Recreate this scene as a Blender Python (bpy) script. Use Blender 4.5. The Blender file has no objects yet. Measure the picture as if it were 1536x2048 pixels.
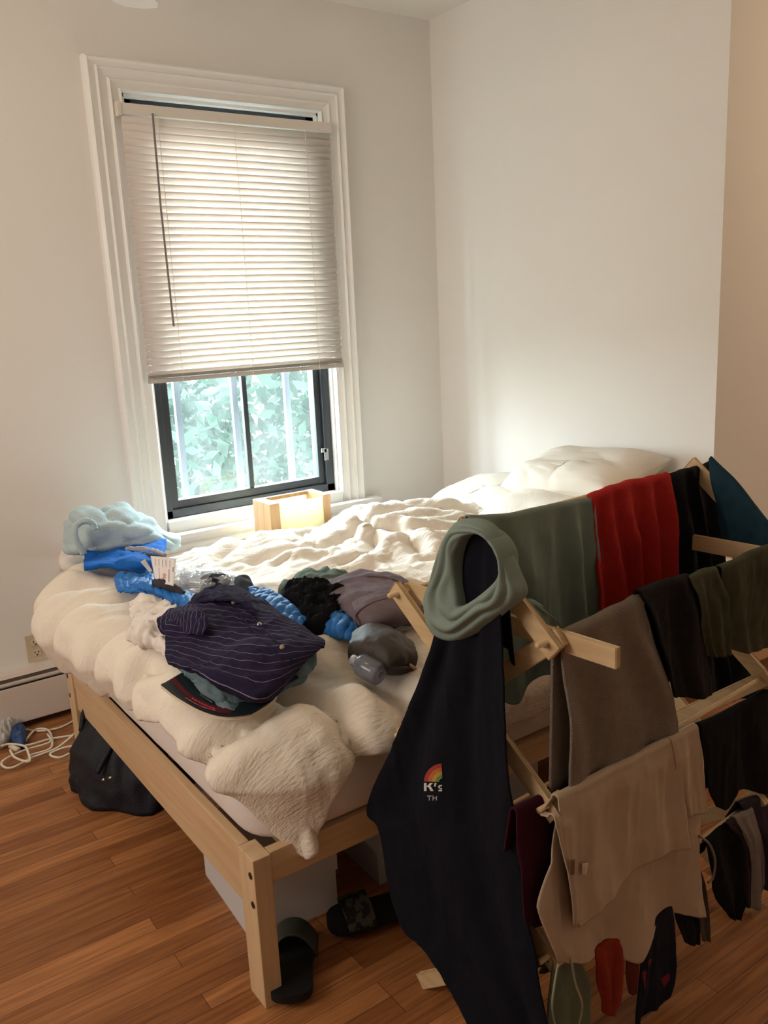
import bpy, bmesh, math, random
import numpy as np
from mathutils import Vector, Matrix
from mathutils.bvhtree import BVHTree
random.seed(4)
C = bpy.context.scene.collection
S = bpy.context.scene

# ------------------------------------------------------------------ camera
CAM = np.array([-2.844, -3.540, 1.5537])
FPX = 1726.65
_y, _p, _r = np.radians([-34.651, -12.899, -2.732])
FW = np.array([np.sin(-_y)*np.cos(_p), np.cos(-_y)*np.cos(_p), np.sin(_p)])
_rt = np.array([np.cos(-_y), -np.sin(-_y), 0.0]); _up = np.cross(_rt, FW)
RT = _rt*np.cos(_r)+_up*np.sin(_r); UP = -_rt*np.sin(_r)+_up*np.cos(_r)
cd = bpy.data.cameras.new('camera'); cam = bpy.data.objects.new('camera', cd); C.objects.link(cam)
cam.matrix_world = Matrix(((RT[0], UP[0], -FW[0], CAM[0]), (RT[1], UP[1], -FW[1], CAM[1]), (RT[2], UP[2], -FW[2], CAM[2]), (0, 0, 0, 1)))
cd.sensor_fit = 'VERTICAL'; cd.sensor_height = 36; cd.sensor_width = 27; cd.lens = 36*FPX/2048
cd.clip_start = 0.05; cd.clip_end = 200
S.camera = cam

# ------------------------------------------------------------------ light
S.view_settings.view_transform = 'Standard'; S.view_settings.look = 'None'
S.view_settings.gamma = 1; S.view_settings.use_curve_mapping = False
S.view_settings.exposure = 0.46
S.cycles.use_denoising = True
S.cycles.max_bounces = 10; S.cycles.diffuse_bounces = 6; S.cycles.transparent_max_bounces = 16
S.cycles.sample_clamp_indirect = 6.0
SKY = 58.0
wd = bpy.data.worlds.new('world'); S.world = wd; wd.use_nodes = True
bg = wd.node_tree.nodes['Background']; bg.inputs[0].default_value = (0.83, 0.91, 1.0, 1); bg.inputs[1].default_value = SKY
# overcast sky: brighter overhead than at the horizon
_n = wd.node_tree.nodes; _l = wd.node_tree.links; _tc = _n.new('ShaderNodeTexCoord'); _sx = _n.new('ShaderNodeSeparateXYZ'); _mr = _n.new('ShaderNodeMapRange')
_mr.interpolation_type = 'SMOOTHSTEP'; _mr.inputs[1].default_value = -0.05; _mr.inputs[2].default_value = 0.55; _mr.inputs[3].default_value = SKY*.34; _mr.inputs[4].default_value = SKY
_l.new(_tc.outputs['Generated'], _sx.inputs[0]); _l.new(_sx.outputs[2], _mr.inputs[0]); _l.new(_mr.outputs[0], bg.inputs[1])
def light(name, kind, loc, power, color, size=0.1, rot=None, size_y=None):
    l = bpy.data.lights.new(name, kind); l.energy = power; l.color = color
    if kind == 'AREA':
        l.shape = 'RECTANGLE'; l.size = size; l.size_y = size_y or size
    else: l.shadow_soft_size = size
    o = bpy.data.objects.new(name, l); C.objects.link(o); o.location = loc
    if rot: o.rotation_euler = rot
    return o
portal = light('window_portal', 'AREA', (-1.1, 0.16, 1.58), 1, (1, 1, 1), 0.9, (-math.pi/2, 0, 0), 1.72)
portal.data.cycles.is_portal = True
LAMP = 5
light('ceiling_fan_light', 'POINT', (-2.45, -1.55, 2.28), LAMP, (1.0, 0.72, 0.46), 0.12)
light('left_fill_light', 'AREA', (-4.55, -1.6, 2.0), 30, (1.0, 0.89, 0.78), 1.0, (0, -math.pi/2, 0), 1.5)  # area light added to brighten the right wall; no window is built here
light('hall_lamp_light', 'POINT', (1.5, -2.7, 2.4), 24, (1.0, 0.76, 0.52), 0.2)

# ------------------------------------------------------------------ pixel rays (of the 1536 x 2048 frame) to points at a real depth
def ray(x, y): return FW+RT*(x-768)/FPX-UP*(y-1024)/FPX
def onz(x, y, z): v = ray(x, y); return CAM+v*(z-CAM[2])/v[2]
def ony(x, y, Y): v = ray(x, y); return CAM+v*(Y-CAM[1])/v[1]
def onx(x, y, X): v = ray(x, y); return CAM+v*(X-CAM[0])/v[0]

# ------------------------------------------------------------------ noise
_rng = np.random.RandomState(7); _T = _rng.rand(4096)*2-1
def vnoise(p):
    p = np.asarray(p, float); i = np.floor(p).astype(np.int64); f = p-i; f = f*f*f*(f*(f*6-15)+10)
    def h(a, b, c): return _T[(a*73856093 ^ b*19349663 ^ c*83492791) & 4095]
    r = 0
    for dx in (0, 1):
        for dy in (0, 1):
            for dz in (0, 1):
                w = (f[..., 0] if dx else 1-f[..., 0])*(f[..., 1] if dy else 1-f[..., 1])*(f[..., 2] if dz else 1-f[..., 2])
                r = r+w*h(i[..., 0]+dx, i[..., 1]+dy, i[..., 2]+dz)
    return r
def fbm(p, o=3):
    p = np.asarray(p, float); r = 0; a = 1.0
    for k in range(o): r = r+a*vnoise(p*2**k+k*17.3); a *= .5
    return r
def ridge(p, o=3):
    p = np.asarray(p, float); r = 0; a = 1.0
    for k in range(o): r = r+a*(1-2*np.abs(vnoise(p*1.9**k+k*11.1))); a *= .5
    return r

# ------------------------------------------------------------------ materials
def mat(name, color, rough=0.8, spec=0.3, metal=0.0, bump=None, var=None, trans=0.0, sheen=0.0):
    m = bpy.data.materials.new(name); m.use_nodes = True; nt = m.node_tree; b = nt.nodes['Principled BSDF']
    b.inputs['Base Color'].default_value = (*color, 1); b.inputs['Roughness'].default_value = rough
    b.inputs['Specular IOR Level'].default_value = spec; b.inputs['Metallic'].default_value = metal
    if sheen: b.inputs['Sheen Weight'].default_value = sheen
    tc = nt.nodes.new('ShaderNodeTexCoord')
    if bump:
        sc, st = bump[:2]; dist = bump[2] if len(bump) > 2 else 0.002
        n = nt.nodes.new('ShaderNodeTexNoise'); n.inputs['Scale'].default_value = sc; n.inputs['Detail'].default_value = 5
        bp = nt.nodes.new('ShaderNodeBump'); bp.inputs['Strength'].default_value = st; bp.inputs['Distance'].default_value = dist
        nt.links.new(tc.outputs['Object'], n.inputs['Vector']); nt.links.new(n.outputs['Fac'], bp.inputs['Height'])
        nt.links.new(bp.outputs['Normal'], b.inputs['Normal'])
    if var:
        sc, amt = var
        n = nt.nodes.new('ShaderNodeTexNoise'); n.inputs['Scale'].default_value = sc; n.inputs['Detail'].default_value = 4
        mx = nt.nodes.new('ShaderNodeMix'); mx.data_type = 'RGBA'
        mx.inputs[6].default_value = (*[c*(1-amt) for c in color], 1); mx.inputs[7].default_value = (*[min(1, c*(1+amt)) for c in color], 1)
        nt.links.new(tc.outputs['Object'], n.inputs['Vector']); nt.links.new(n.outputs['Fac'], mx.inputs[0]); nt.links.new(mx.outputs[2], b.inputs['Base Color'])
    if trans:
        out = nt.nodes['Material Output']; t = nt.nodes.new('ShaderNodeBsdfTranslucent'); t.inputs[0].default_value = (*color, 1)
        ms = nt.nodes.new('ShaderNodeMixShader'); ms.inputs[0].default_value = trans
        nt.links.new(b.outputs[0], ms.inputs[1]); nt.links.new(t.outputs[0], ms.inputs[2]); nt.links.new(ms.outputs[0], out.inputs[0])
    return m
def cloth(name, color, grain=600, var=0.12, bump=0.5, dist=0.0015): return mat(name, color, 0.92, 0.12, bump=(grain, bump, dist), var=(40, var))

def floor_mat():
    m = bpy.data.materials.new('oak_strip_floor'); m.use_nodes = True; nt = m.node_tree; N = nt.nodes; L = nt.links; b = N['Principled BSDF']
    tc = N.new('ShaderNodeTexCoord')
    br = N.new('ShaderNodeTexBrick'); br.inputs['Scale'].default_value = 1; br.inputs['Brick Width'].default_value = 0.95; br.inputs['Row Height'].default_value = 0.057
    br.inputs['Mortar Size'].default_value = 0.0008; br.offset = 0.37; br.offset_frequency = 3; br.inputs['Bias'].default_value = 0.0
    br.inputs['Color1'].default_value = (0.25, 0.095, 0.030, 1); br.inputs['Color2'].default_value = (0.44, 0.195, 0.072, 1); br.inputs['Mortar'].default_value = (0.07, 0.026, 0.01, 1)
    L.new(tc.outputs['Object'], br.inputs['Vector'])
    mp = N.new('ShaderNodeMapping'); mp.inputs['Scale'].default_value = (2.2, 34, 1); L.new(tc.outputs['Object'], mp.inputs['Vector'])
    n = N.new('ShaderNodeTexNoise'); n.inputs['Scale'].default_value = 2.2; n.inputs['Detail'].default_value = 7; n.inputs['Distortion'].default_value = 0.6; L.new(mp.outputs[0], n.inputs['Vector'])
    cr = N.new('ShaderNodeValToRGB'); cr.color_ramp.elements[0].position = 0.3; cr.color_ramp.elements[0].color = (0.62, 0.55, 0.5, 1); cr.color_ramp.elements[1].position = 0.7; cr.color_ramp.elements[1].color = (1.12, 1.1, 1.08, 1)
    L.new(n.outputs['Fac'], cr.inputs[0])
    mx = N.new('ShaderNodeMix'); mx.data_type = 'RGBA'; mx.blend_type = 'MULTIPLY'; mx.inputs[0].default_value = 1
    L.new(br.outputs['Color'], mx.inputs[6]); L.new(cr.outputs[0], mx.inputs[7]); L.new(mx.outputs[2], b.inputs['Base Color'])
    b.inputs['Roughness'].default_value = 0.42; b.inputs['Specular IOR Level'].default_value = 0.35
    bp = N.new('ShaderNodeBump'); bp.inputs['Strength'].default_value = 0.3; bp.inputs['Distance'].default_value = 0.001; L.new(br.outputs['Fac'], bp.inputs['Height']); bp.invert = True
    L.new(bp.outputs['Normal'], b.inputs['Normal'])
    return m
def pine(name, c1=(0.62, 0.40, 0.20), c2=(0.47, 0.28, 0.125), axis=0, rough=0.5):
    m = bpy.data.materials.new(name); m.use_nodes = True; nt = m.node_tree; N = nt.nodes; L = nt.links; b = N['Principled BSDF']
    tc = N.new('ShaderNodeTexCoord'); mp = N.new('ShaderNodeMapping'); s = [30, 30, 30]; s[axis] = 1.6; mp.inputs['Scale'].default_value = s
    L.new(tc.outputs['Object'], mp.inputs['Vector'])
    n = N.new('ShaderNodeTexNoise'); n.inputs['Scale'].default_value = 1.4; n.inputs['Detail'].default_value = 6; n.inputs['Distortion'].default_value = 0.8; L.new(mp.outputs[0], n.inputs['Vector'])
    cr = N.new('ShaderNodeValToRGB'); cr.color_ramp.elements[0].position = 0.35; cr.color_ramp.elements[0].color = (*c2, 1); cr.color_ramp.elements[1].position = 0.62; cr.color_ramp.elements[1].color = (*c1, 1)
    L.new(n.outputs['Fac'], cr.inputs[0]); L.new(cr.outputs[0], b.inputs['Base Color']); b.inputs['Roughness'].default_value = rough; b.inputs['Specular IOR Level'].default_value = 0.3
    return m
def seersucker(name, color, cell=0.015, dist=0.0045, strength=0.30, trans=0.12):
    """cotton with a woven grid: smooth bands around cells of short puckers (UV in metres)"""
    m = bpy.data.materials.new(name); m.use_nodes = True; nt = m.node_tree; N = nt.nodes; L = nt.links; b = N['Principled BSDF']
    b.inputs['Base Color'].default_value = (*color, 1); b.inputs['Roughness'].default_value = 0.85; b.inputs['Specular IOR Level'].default_value = 0.15
    uv = N.new('ShaderNodeTexCoord'); sx = N.new('ShaderNodeSeparateXYZ'); L.new(uv.outputs['UV'], sx.inputs[0])
    nz = N.new('ShaderNodeTexNoise'); nz.inputs['Scale'].default_value = 25; L.new(uv.outputs['UV'], nz.inputs['Vector'])
    def M(op, a, bb=None, c=None):
        x = N.new('ShaderNodeMath'); x.operation = op
        for k, v in enumerate((a, bb, c)):
            if v is None: continue
            if isinstance(v, (int, float)): x.inputs[k].default_value = v
            else: L.new(v, x.inputs[k])
        return x.outputs[0]
    def wave(src, period, jit): return M('SINE', M('ADD', M('MULTIPLY', src, 2*math.pi/period), M('MULTIPLY', nz.outputs['Fac'], jit)))
    gx = M('ABSOLUTE', wave(sx.outputs[0], cell*4.2, 1.0)); gy = M('ABSOLUTE', wave(sx.outputs[1], cell*2.6, 1.0))
    band = M('MULTIPLY', M('SMOOTH_MIN', M('MULTIPLY', gx, 3.0), 1.0, 0.3), M('SMOOTH_MIN', M('MULTIPLY', gy, 3.0), 1.0, 0.3))
    mp = N.new('ShaderNodeMapping'); mp.inputs['Scale'].default_value = (1.0, 3.2, 1); L.new(uv.outputs['UV'], mp.inputs[0])
    pk = N.new('ShaderNodeTexNoise'); pk.inputs['Scale'].default_value = 1.1/cell*.6; pk.inputs['Detail'].default_value = 1.5; L.new(mp.outputs[0], pk.inputs['Vector'])
    big = N.new('ShaderNodeTexNoise'); big.inputs['Scale'].default_value = 7; big.inputs['Detail'].default_value = 5; big.inputs['Distortion'].default_value = 1.2; L.new(uv.outputs['UV'], big.inputs['Vector'])
    rg = M('ABSOLUTE', M('SUBTRACT', big.outputs['Fac'], 0.5))
    h = M('ADD', M('MULTIPLY', band, M('MULTIPLY', M('SUBTRACT', pk.outputs['Fac'], 0.46), 2.6)), M('MULTIPLY', rg, 5.0))
    bp = N.new('ShaderNodeBump'); bp.inputs['Strength'].default_value = strength; bp.inputs['Distance'].default_value = dist; L.new(h, bp.inputs['Height'])
    L.new(bp.outputs['Normal'], b.inputs['Normal'])
    t = N.new('ShaderNodeBsdfTranslucent'); t.inputs[0].default_value = (*color, 1); ms = N.new('ShaderNodeMixShader'); ms.inputs[0].default_value = trans
    L.new(bp.outputs['Normal'], t.inputs['Normal'])
    L.new(b.outputs[0], ms.inputs[1]); L.new(t.outputs[0], ms.inputs[2]); L.new(ms.outputs[0], N['Material Output'].inputs[0])
    return m
def striped(name, base, line, period=0.022, width=0.05, axis=1):
    m = bpy.data.materials.new(name); m.use_nodes = True; nt = m.node_tree; N = nt.nodes; L = nt.links; b = N['Principled BSDF']
    uv = N.new('ShaderNodeTexCoord'); sx = N.new('ShaderNodeSeparateXYZ'); L.new(uv.outputs['UV'], sx.inputs[0])
    nz = N.new('ShaderNodeTexNoise'); nz.inputs['Scale'].default_value = 14; L.new(uv.outputs['UV'], nz.inputs['Vector'])
    a = N.new('ShaderNodeMath'); a.operation = 'MULTIPLY_ADD'; L.new(nz.outputs['Fac'], a.inputs[0]); a.inputs[1].default_value = 0.006; L.new(sx.outputs[axis], a.inputs[2])
    d = N.new('ShaderNodeMath'); d.operation = 'DIVIDE'; L.new(a.outputs[0], d.inputs[0]); d.inputs[1].default_value = period
    f = N.new('ShaderNodeMath'); f.operation = 'FRACT'; L.new(d.outputs[0], f.inputs[0])
    g = N.new('ShaderNodeMath'); g.operation = 'LESS_THAN'; L.new(f.outputs[0], g.inputs[0]); g.inputs[1].default_value = width
    n2 = N.new('ShaderNodeTexNoise'); n2.inputs['Scale'].default_value = 60; L.new(uv.outputs['UV'], n2.inputs['Vector'])
    v = N.new('ShaderNodeMix'); v.data_type = 'RGBA'; v.inputs[6].default_value = (*[c*.75 for c in base], 1); v.inputs[7].default_value = (*[c*1.25 for c in base], 1); L.new(n2.outputs['Fac'], v.inputs[0])
    mx = N.new('ShaderNodeMix'); mx.data_type = 'RGBA'; L.new(g.outputs[0], mx.inputs[0]); L.new(v.outputs[2], mx.inputs[6]); mx.inputs[7].default_value = (*line, 1)
    L.new(mx.outputs[2], b.inputs['Base Color']); b.inputs['Roughness'].default_value = 0.9; b.inputs['Specular IOR Level'].default_value = 0.15
    n3 = N.new('ShaderNodeTexNoise'); n3.inputs['Scale'].default_value = 500; L.new(uv.outputs['UV'], n3.inputs['Vector'])
    bp = N.new('ShaderNodeBump'); bp.inputs['Strength'].default_value = 0.5; bp.inputs['Distance'].default_value = 0.0015; L.new(n3.outputs['Fac'], bp.inputs['Height']); L.new(bp.outputs['Normal'], b.inputs['Normal'])
    return m

M = dict(
    wall=mat('painted_plaster_wall', (0.76, 0.735, 0.70), 0.75, 0.2, bump=(9, 0.15, 0.004)),
    ceil=mat('painted_ceiling', (0.80, 0.79, 0.74), 0.8, 0.2, bump=(6, 0.2, 0.01)),
    trim=mat('gloss_trim_paint', (0.80, 0.785, 0.76), 0.38, 0.4, bump=(30, 0.12, 0.002)),
    floor=floor_mat(),
    black=mat('black_window_frame', (0.022, 0.026, 0.032), 0.4, 0.5),
    slat=mat('blind_vinyl', (0.78, 0.71, 0.65), 0.5, 0.3, trans=0.24),
    rail=mat('blind_rail_vinyl', (0.70, 0.64, 0.58), 0.45, 0.3),
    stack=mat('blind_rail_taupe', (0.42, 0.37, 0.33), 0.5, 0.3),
    pine=pine('pine_bed', (0.61, 0.43, 0.26), (0.54, 0.36, 0.20), 0),
    pinez=pine('pine_bed_leg', (0.63, 0.45, 0.275), (0.56, 0.385, 0.22), 2),
    piney=pine('pine_bed_cross', (0.61, 0.43, 0.26), (0.54, 0.36, 0.20), 1),
    birch=pine('birch_rack', (0.58, 0.43, 0.25), (0.50, 0.35, 0.19), 1),
    dowel=pine('birch_dowel', (0.64, 0.46, 0.27), (0.56, 0.38, 0.2), 0),
    oaklamp=pine('oak_lamp_box', (0.50, 0.30, 0.15), (0.38, 0.21, 0.095), 2),
    sheet=mat('white_fitted_sheet', (0.74, 0.69, 0.66), 0.85, 0.15, bump=(300, 0.2, 0.001)),
    duvet=seersucker('cream_seersucker', (0.84, 0.77, 0.67)),
    pillow=mat('white_pillowcase', (0.84, 0.79, 0.70), 0.85, 0.15, bump=(9, 0.12, 0.008), trans=0.08),
    metal=mat('dark_metal', (0.05, 0.045, 0.04), 0.4, 0.5, 0.8),
    chrome=mat('screw_metal', (0.6, 0.58, 0.55), 0.3, 0.5, 1.0),
    ivory=mat('ivory_plastic', (0.56, 0.47, 0.33), 0.4, 0.4),
    dark=mat('slot_dark', (0.01, 0.01, 0.01), 0.6, 0.2),
    heater=mat('heater_enamel', (0.66, 0.58, 0.52), 0.4, 0.4),
    cord=mat('white_cord', (0.70, 0.63, 0.52), 0.5, 0.35),
)

# ------------------------------------------------------------------ object helpers
def setp(o, label=None, cat=None, group=None, kind=None):
    if label: o['label'] = label
    if cat: o['category'] = cat
    if group: o['group'] = group
    if kind: o['kind'] = kind
    return o
def thing(name, label, cat, loc=(0, 0, 0), group=None):
    o = bpy.data.objects.new(name, None); C.objects.link(o); o.location = loc; o.empty_display_size = 0.05
    return setp(o, label, cat, group)
def link(name, me, m, parent=None, smooth=False):
    o = bpy.data.objects.new(name, me); C.objects.link(o)
    if m: me.materials.append(m)
    if smooth:
        for p in me.polygons: p.use_smooth = True
    if parent:
        o.parent = parent; o.matrix_parent_inverse = Matrix.Translation(parent.location).inverted()
    return o
class MB:
    def __init__(s): s.bm = bmesh.new()
    def box(s, a, b, bev=0.0):
        a, b = np.minimum(a, b), np.maximum(a, b)
        r = bmesh.ops.create_cube(s.bm, size=1); vs = r['verts']
        for v in vs: v.co = Vector([(a[k]+b[k])/2+v.co[k]*(b[k]-a[k]) for k in range(3)])
        if bev:
            es = list({e for v in vs for e in v.link_edges}); bmesh.ops.bevel(s.bm, geom=es, offset=bev, segments=2, affect='EDGES', profile=.7)
        return s
    def bar(s, p, q, w, t, up=(0, 0, 1), bev=0.0):
        """a rectangular bar from p to q, w across (perpendicular to up), t along up"""
        p, q, up = np.array(p, float), np.array(q, float), np.array(up, float)
        d = (q-p); L = np.linalg.norm(d); d = d/L; sx = np.cross(d, up); sx /= np.linalg.norm(sx); u = np.cross(sx, d)
        r = bmesh.ops.create_cube(s.bm, size=1); vs = r['verts']; c = (p+q)/2
        for v in vs: v.co = Vector(c+d*v.co[0]*L+sx*v.co[1]*w+u*v.co[2]*t)
        if bev:
            es = list({e for v in vs for e in v.link_edges}); bmesh.ops.bevel(s.bm, geom=es, offset=bev, segments=2, affect='EDGES', profile=.7)
        return s
    def tube(s, pts, r, seg=8, cap=True):
        pts = [np.array(p, float) for p in pts]; rings = []
        prev = None
        for i, p in enumerate(pts):
            d = pts[min(i+1, len(pts)-1)]-pts[max(i-1, 0)]; d = d/(np.linalg.norm(d)+1e-9)
            a = np.cross(d, (0, 0, 1)) if prev is None else prev-d*(prev@d)
            if np.linalg.norm(a) < 1e-3: a = np.cross(d, (1, 0, 0))
            a = a/np.linalg.norm(a); prev = a; b = np.cross(d, a); rr = r[i] if hasattr(r, '__len__') else r
            rings.append([s.bm.verts.new(p+(a*math.cos(t)+b*math.sin(t))*rr) for t in np.linspace(0, 2*math.pi, seg, endpoint=False)])
        for A, B in zip(rings, rings[1:]):
            for k in range(seg): s.bm.faces.new((A[k], A[(k+1) % seg], B[(k+1) % seg], B[k]))
        if cap: s.bm.faces.new(rings[0][::-1]); s.bm.faces.new(rings[-1])
        return s
    def prism(s, prof, axis_pts):
        """profile of 3D offsets swept between two points"""
        a, b = [np.array(x, float) for x in axis_pts]
        A = [s.bm.verts.new(a+np.array(p)) for p in prof]; B = [s.bm.verts.new(b+np.array(p)) for p in prof]; n = len(prof)
        for k in range(n): s.bm.faces.new((A[k], A[(k+1) % n], B[(k+1) % n], B[k]))
        s.bm.faces.new(A[::-1]); s.bm.faces.new(B)
        return s
    def build(s, name, m, parent=None, smooth=False):
        bmesh.ops.recalc_face_normals(s.bm, faces=s.bm.faces)
        me = bpy.data.meshes.new(name); s.bm.to_mesh(me); s.bm.free()
        return link(name, me, m, parent, smooth)
def catmull(pts, n, closed=False):
    """resample a polyline of points (k,d) to n points by a Catmull-Rom spline, uniform in arc length"""
    P = np.array(pts, float)
    if len(P) == 1: return np.repeat(P, n, 0)
    if closed: Q = np.vstack([P[-1], P, P[0], P[1]])
    else: Q = np.vstack([2*P[0]-P[1], P, 2*P[-1]-P[-2]])
    out = []; m = len(P) if closed else len(P)-1
    for i in range(m):
        p0, p1, p2, p3 = Q[i:i+4]; t = np.linspace(0, 1, 16, endpoint=False)[:, None]
        out.append(.5*(2*p1+(p2-p0)*t+(2*p0-5*p1+4*p2-p3)*t*t+(-p0+3*p1-3*p2+p3)*t**3))
    out.append(P[:1] if closed else P[-1:]); D = np.vstack(out)
    s = np.r_[0, np.cumsum(np.linalg.norm(np.diff(D, axis=0), axis=1))]
    x = np.linspace(0, s[-1], n, endpoint=not closed)
    return np.stack([np.interp(x, s, D[:, k]) for k in range(D.shape[1])], 1)
def surf(rows, nr, nc):
    """rows: list of polylines (each any length of 3D points) -> dense (nr,nc,3) grid"""
    R = np.array([catmull(r, nc) for r in rows])
    k = len(R)
    if k == 2:
        t = np.linspace(0, 1, nr)[:, None, None]; return R[0]*(1-t)+R[1]*t
    x = np.linspace(0, k-1, nr); G = np.empty((nr, nc, 3)); Q = np.concatenate([2*R[:1]-R[1:2], R, 2*R[-1:]-R[-2:-1]])
    for a, v in enumerate(x):
        i = min(int(v), k-2); t = v-i; p0, p1, p2, p3 = Q[i:i+4]
        G[a] = .5*(2*p1+(p2-p0)*t+(2*p0-5*p1+4*p2-p3)*t*t+(-p0+3*p1-3*p2+p3)*t**3)
    return G
def gnormals(G, wrap=False):
    du = np.gradient(G, axis=0); dv = np.gradient(G, axis=1)
    if wrap:
        dv = (np.roll(G, -1, 1)-np.roll(G, 1, 1))/2
    n = np.cross(du, dv); return n/(np.linalg.norm(n, axis=2, keepdims=True)+1e-12)
def gridmesh(name, G, m, parent=None, thick=0.003, wrap=False, puff=None, uv=None, flip=False, colour=None):
    """shell of a surface grid G (n,m,3); puff (n,m) gives a thickness of its own; closed at the border; UV in metres"""
    n, k = G.shape[:2]; N = gnormals(G, wrap)*(-1 if flip else 1)
    t = (np.full((n, k), thick) if puff is None else puff)[..., None]
    top = G+N*t/2; bot = G-N*t/2
    V = np.concatenate([top.reshape(-1, 3), bot.reshape(-1, 3)]); F = []; o = n*k
    idx = np.arange(n*k).reshape(n, k); kk = k if wrap else k-1
    for i in range(n-1):
        for j in range(kk):
            a, b, c, d = idx[i, j], idx[i, (j+1) % k], idx[i+1, (j+1) % k], idx[i+1, j]
            F.append((a, d, c, b)); F.append((a+o, b+o, c+o, d+o))
    border = [[idx[0, j] for j in range(k)], [idx[n-1, j] for j in range(k)][::-1]]
    if wrap: border = [b+[b[0]] for b in border]
    else: border += [[idx[i, k-1] for i in range(n)], [idx[i, 0] for i in range(n)][::-1]]
    for b in border:
        for p, q in zip(b, b[1:]): F.append((p, q, q+o, p+o))
    me = bpy.data.meshes.new(name); me.from_pydata([tuple(v) for v in V], [], [tuple(int(x) for x in f) for f in F]); me.validate()
    if uv is None:
        su = np.r_[0, np.cumsum(np.linalg.norm(np.diff(G, axis=0), axis=2).mean(1))]; sv = np.r_[0, np.cumsum(np.linalg.norm(np.diff(G, axis=1), axis=2).mean(0))]
        uv = np.stack(np.meshgrid(sv, su), 2)
    U = np.concatenate([uv.reshape(-1, 2), uv.reshape(-1, 2)]); lay = me.uv_layers.new(name='UVMap')
    vi = np.zeros(len(me.loops), dtype=np.int32); me.loops.foreach_get('vertex_index', vi); lay.data.foreach_set('uv', U[vi].astype(np.float32).ravel())
    bm = bmesh.new(); bm.from_mesh(me); bmesh.ops.recalc_face_normals(bm, faces=bm.faces); bm.to_mesh(me); bm.free()
    return link(name, me, m, parent, True)
def bvh(o):
    me = o.data; return BVHTree.FromPolygons([tuple(v.co) for v in me.vertices], [tuple(p.vertices) for p in me.polygons])
def relax(P, rest=1.05, iters=120, pin=None, tether=None, tdist=0.05, collide=None, grav=0.0, bend=(3,), bstiff=0.3, seed=0):
    """position based cloth: structural, shear and long bending springs whose rest lengths exceed the given surface, so it buckles into folds"""
    P = P.copy(); ref = P.copy() if tether is None else tether; n, k = P.shape[:2]
    sp = []
    def add(di, dj, st, scale):
        A = (slice(0, n-di), slice(max(0, -dj), k-max(0, dj))); B = (slice(di, n), slice(max(0, dj), k+min(0, dj)))
        L = np.linalg.norm(P0[B]-P0[A], axis=2)*scale; sp.append((A, B, L, st))
    P0 = P.copy()
    add(1, 0, 1, rest); add(0, 1, 1, rest); add(1, 1, .5, rest); add(1, -1, .5, rest)
    for b in bend: add(b, 0, bstiff, rest*.995); add(0, b, bstiff, rest*.995)
    vel = np.zeros_like(P)
    for it in range(iters):
        vel *= .9; vel[..., 2] -= grav; P += vel; old = P.copy()
        for _ in range(2):
            acc = np.zeros_like(P); w = np.zeros((n, k, 1))+1e-9
            for A, B, L, st in sp:
                d = P[B]-P[A]; l = np.linalg.norm(d, axis=2); c = ((l-L)/(l+1e-9)*.5*st)[..., None]*d
                acc[A] += c; acc[B] -= c; w[A] += st; w[B] += st
            P += acc/w*1.6
            d = P-ref; l = np.linalg.norm(d, axis=2, keepdims=True); P = np.where(l > tdist, ref+d/(l+1e-9)*tdist, P)
            if collide is not None: P = collide(P)
            if pin is not None: P[pin] = ref[pin]
        vel = vel+(P-old)*.3
    return P

# ================================================================== the room
H = 2.907; W = 1.62
OX0, OX1, OZ0, OZ1 = -1.545, -0.655, 0.722, 2.44
def struct(name, mb, m): return setp(mb.build(name, m), kind='structure')
struct('floor', MB().box((-4.6, -5.7, -0.06), (2.2, 0.2, 0)), M['floor'])
struct('ceiling', MB().box((-4.6, -5.7, H), (2.2, 0.2, H+.1)), M['ceil'])
b = MB(); T = .24
b.box((-4.6, 0, 0), (OX0, T, H)); b.box((OX1, 0, 0), (0, T, H)); b.box((OX0, 0, 0), (OX1, T, OZ0)); b.box((OX0, 0, OZ1), (OX1, T, H))
struct('wall_back', b, M['wall'])
struct('wall_right', MB().box((0, -W, 0), (.14, T, H)), M['wall'])
struct('wall_side', MB().box((.14, -W, 0), (2.2, -W+.14, H)), M['wall'])
struct('wall_left', MB().box((-4.74, -5.7, 0), (-4.6, T, H)), M['wall'])
struct('wall_front', MB().box((-4.6, -5.84, 0), (2.2, -5.7, H)), M['wall'])
struct('wall_hall', MB().box((2.2, -5.7, 0), (2.34, -W+.14, H)), M['wall'])

# window casing with its moulded profile, mitred round the opening
def casing():
    b = MB(); X1, X2, Z1, ZB = -1.692, -0.528, 2.556, 0.672
    prof = [(0, 0), (0, .034), (.012, .044), (.022, .036), (.040, .030), (.048, .038), (.056, .028), (.085, .020), (.095, .030), (.104, .022), (.128, .016), (.136, .022), (.145, .008), (.145, 0)]
    wdt = .145
    def ring(t, d):
        # t across from the outside inwards, d out of the wall
        f = t/wdt
        xl = X1+f*(OX0-X1); xr = X2+f*(OX1-X2); zt = Z1+f*(OZ1-Z1)
        return [(xl, -d, ZB), (xl, -d, zt), (xr, -d, zt), (xr, -d, ZB)]
    R = [[b.bm.verts.new(p) for p in ring(t, d)] for t, d in prof]
    for A, B in zip(R, R[1:]+R[:1]):
        for k in range(3): b.bm.faces.new((A[k], A[k+1], B[k+1], B[k]))
    b.bm.faces.new([r[0] for r in R]); b.bm.faces.new([r[3] for r in R][::-1])
    return b
win = thing('window_1', None, None, (-1.1, 0, .7)); setp(win, kind='structure')
casing().build('casing', M['trim'], win)
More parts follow.
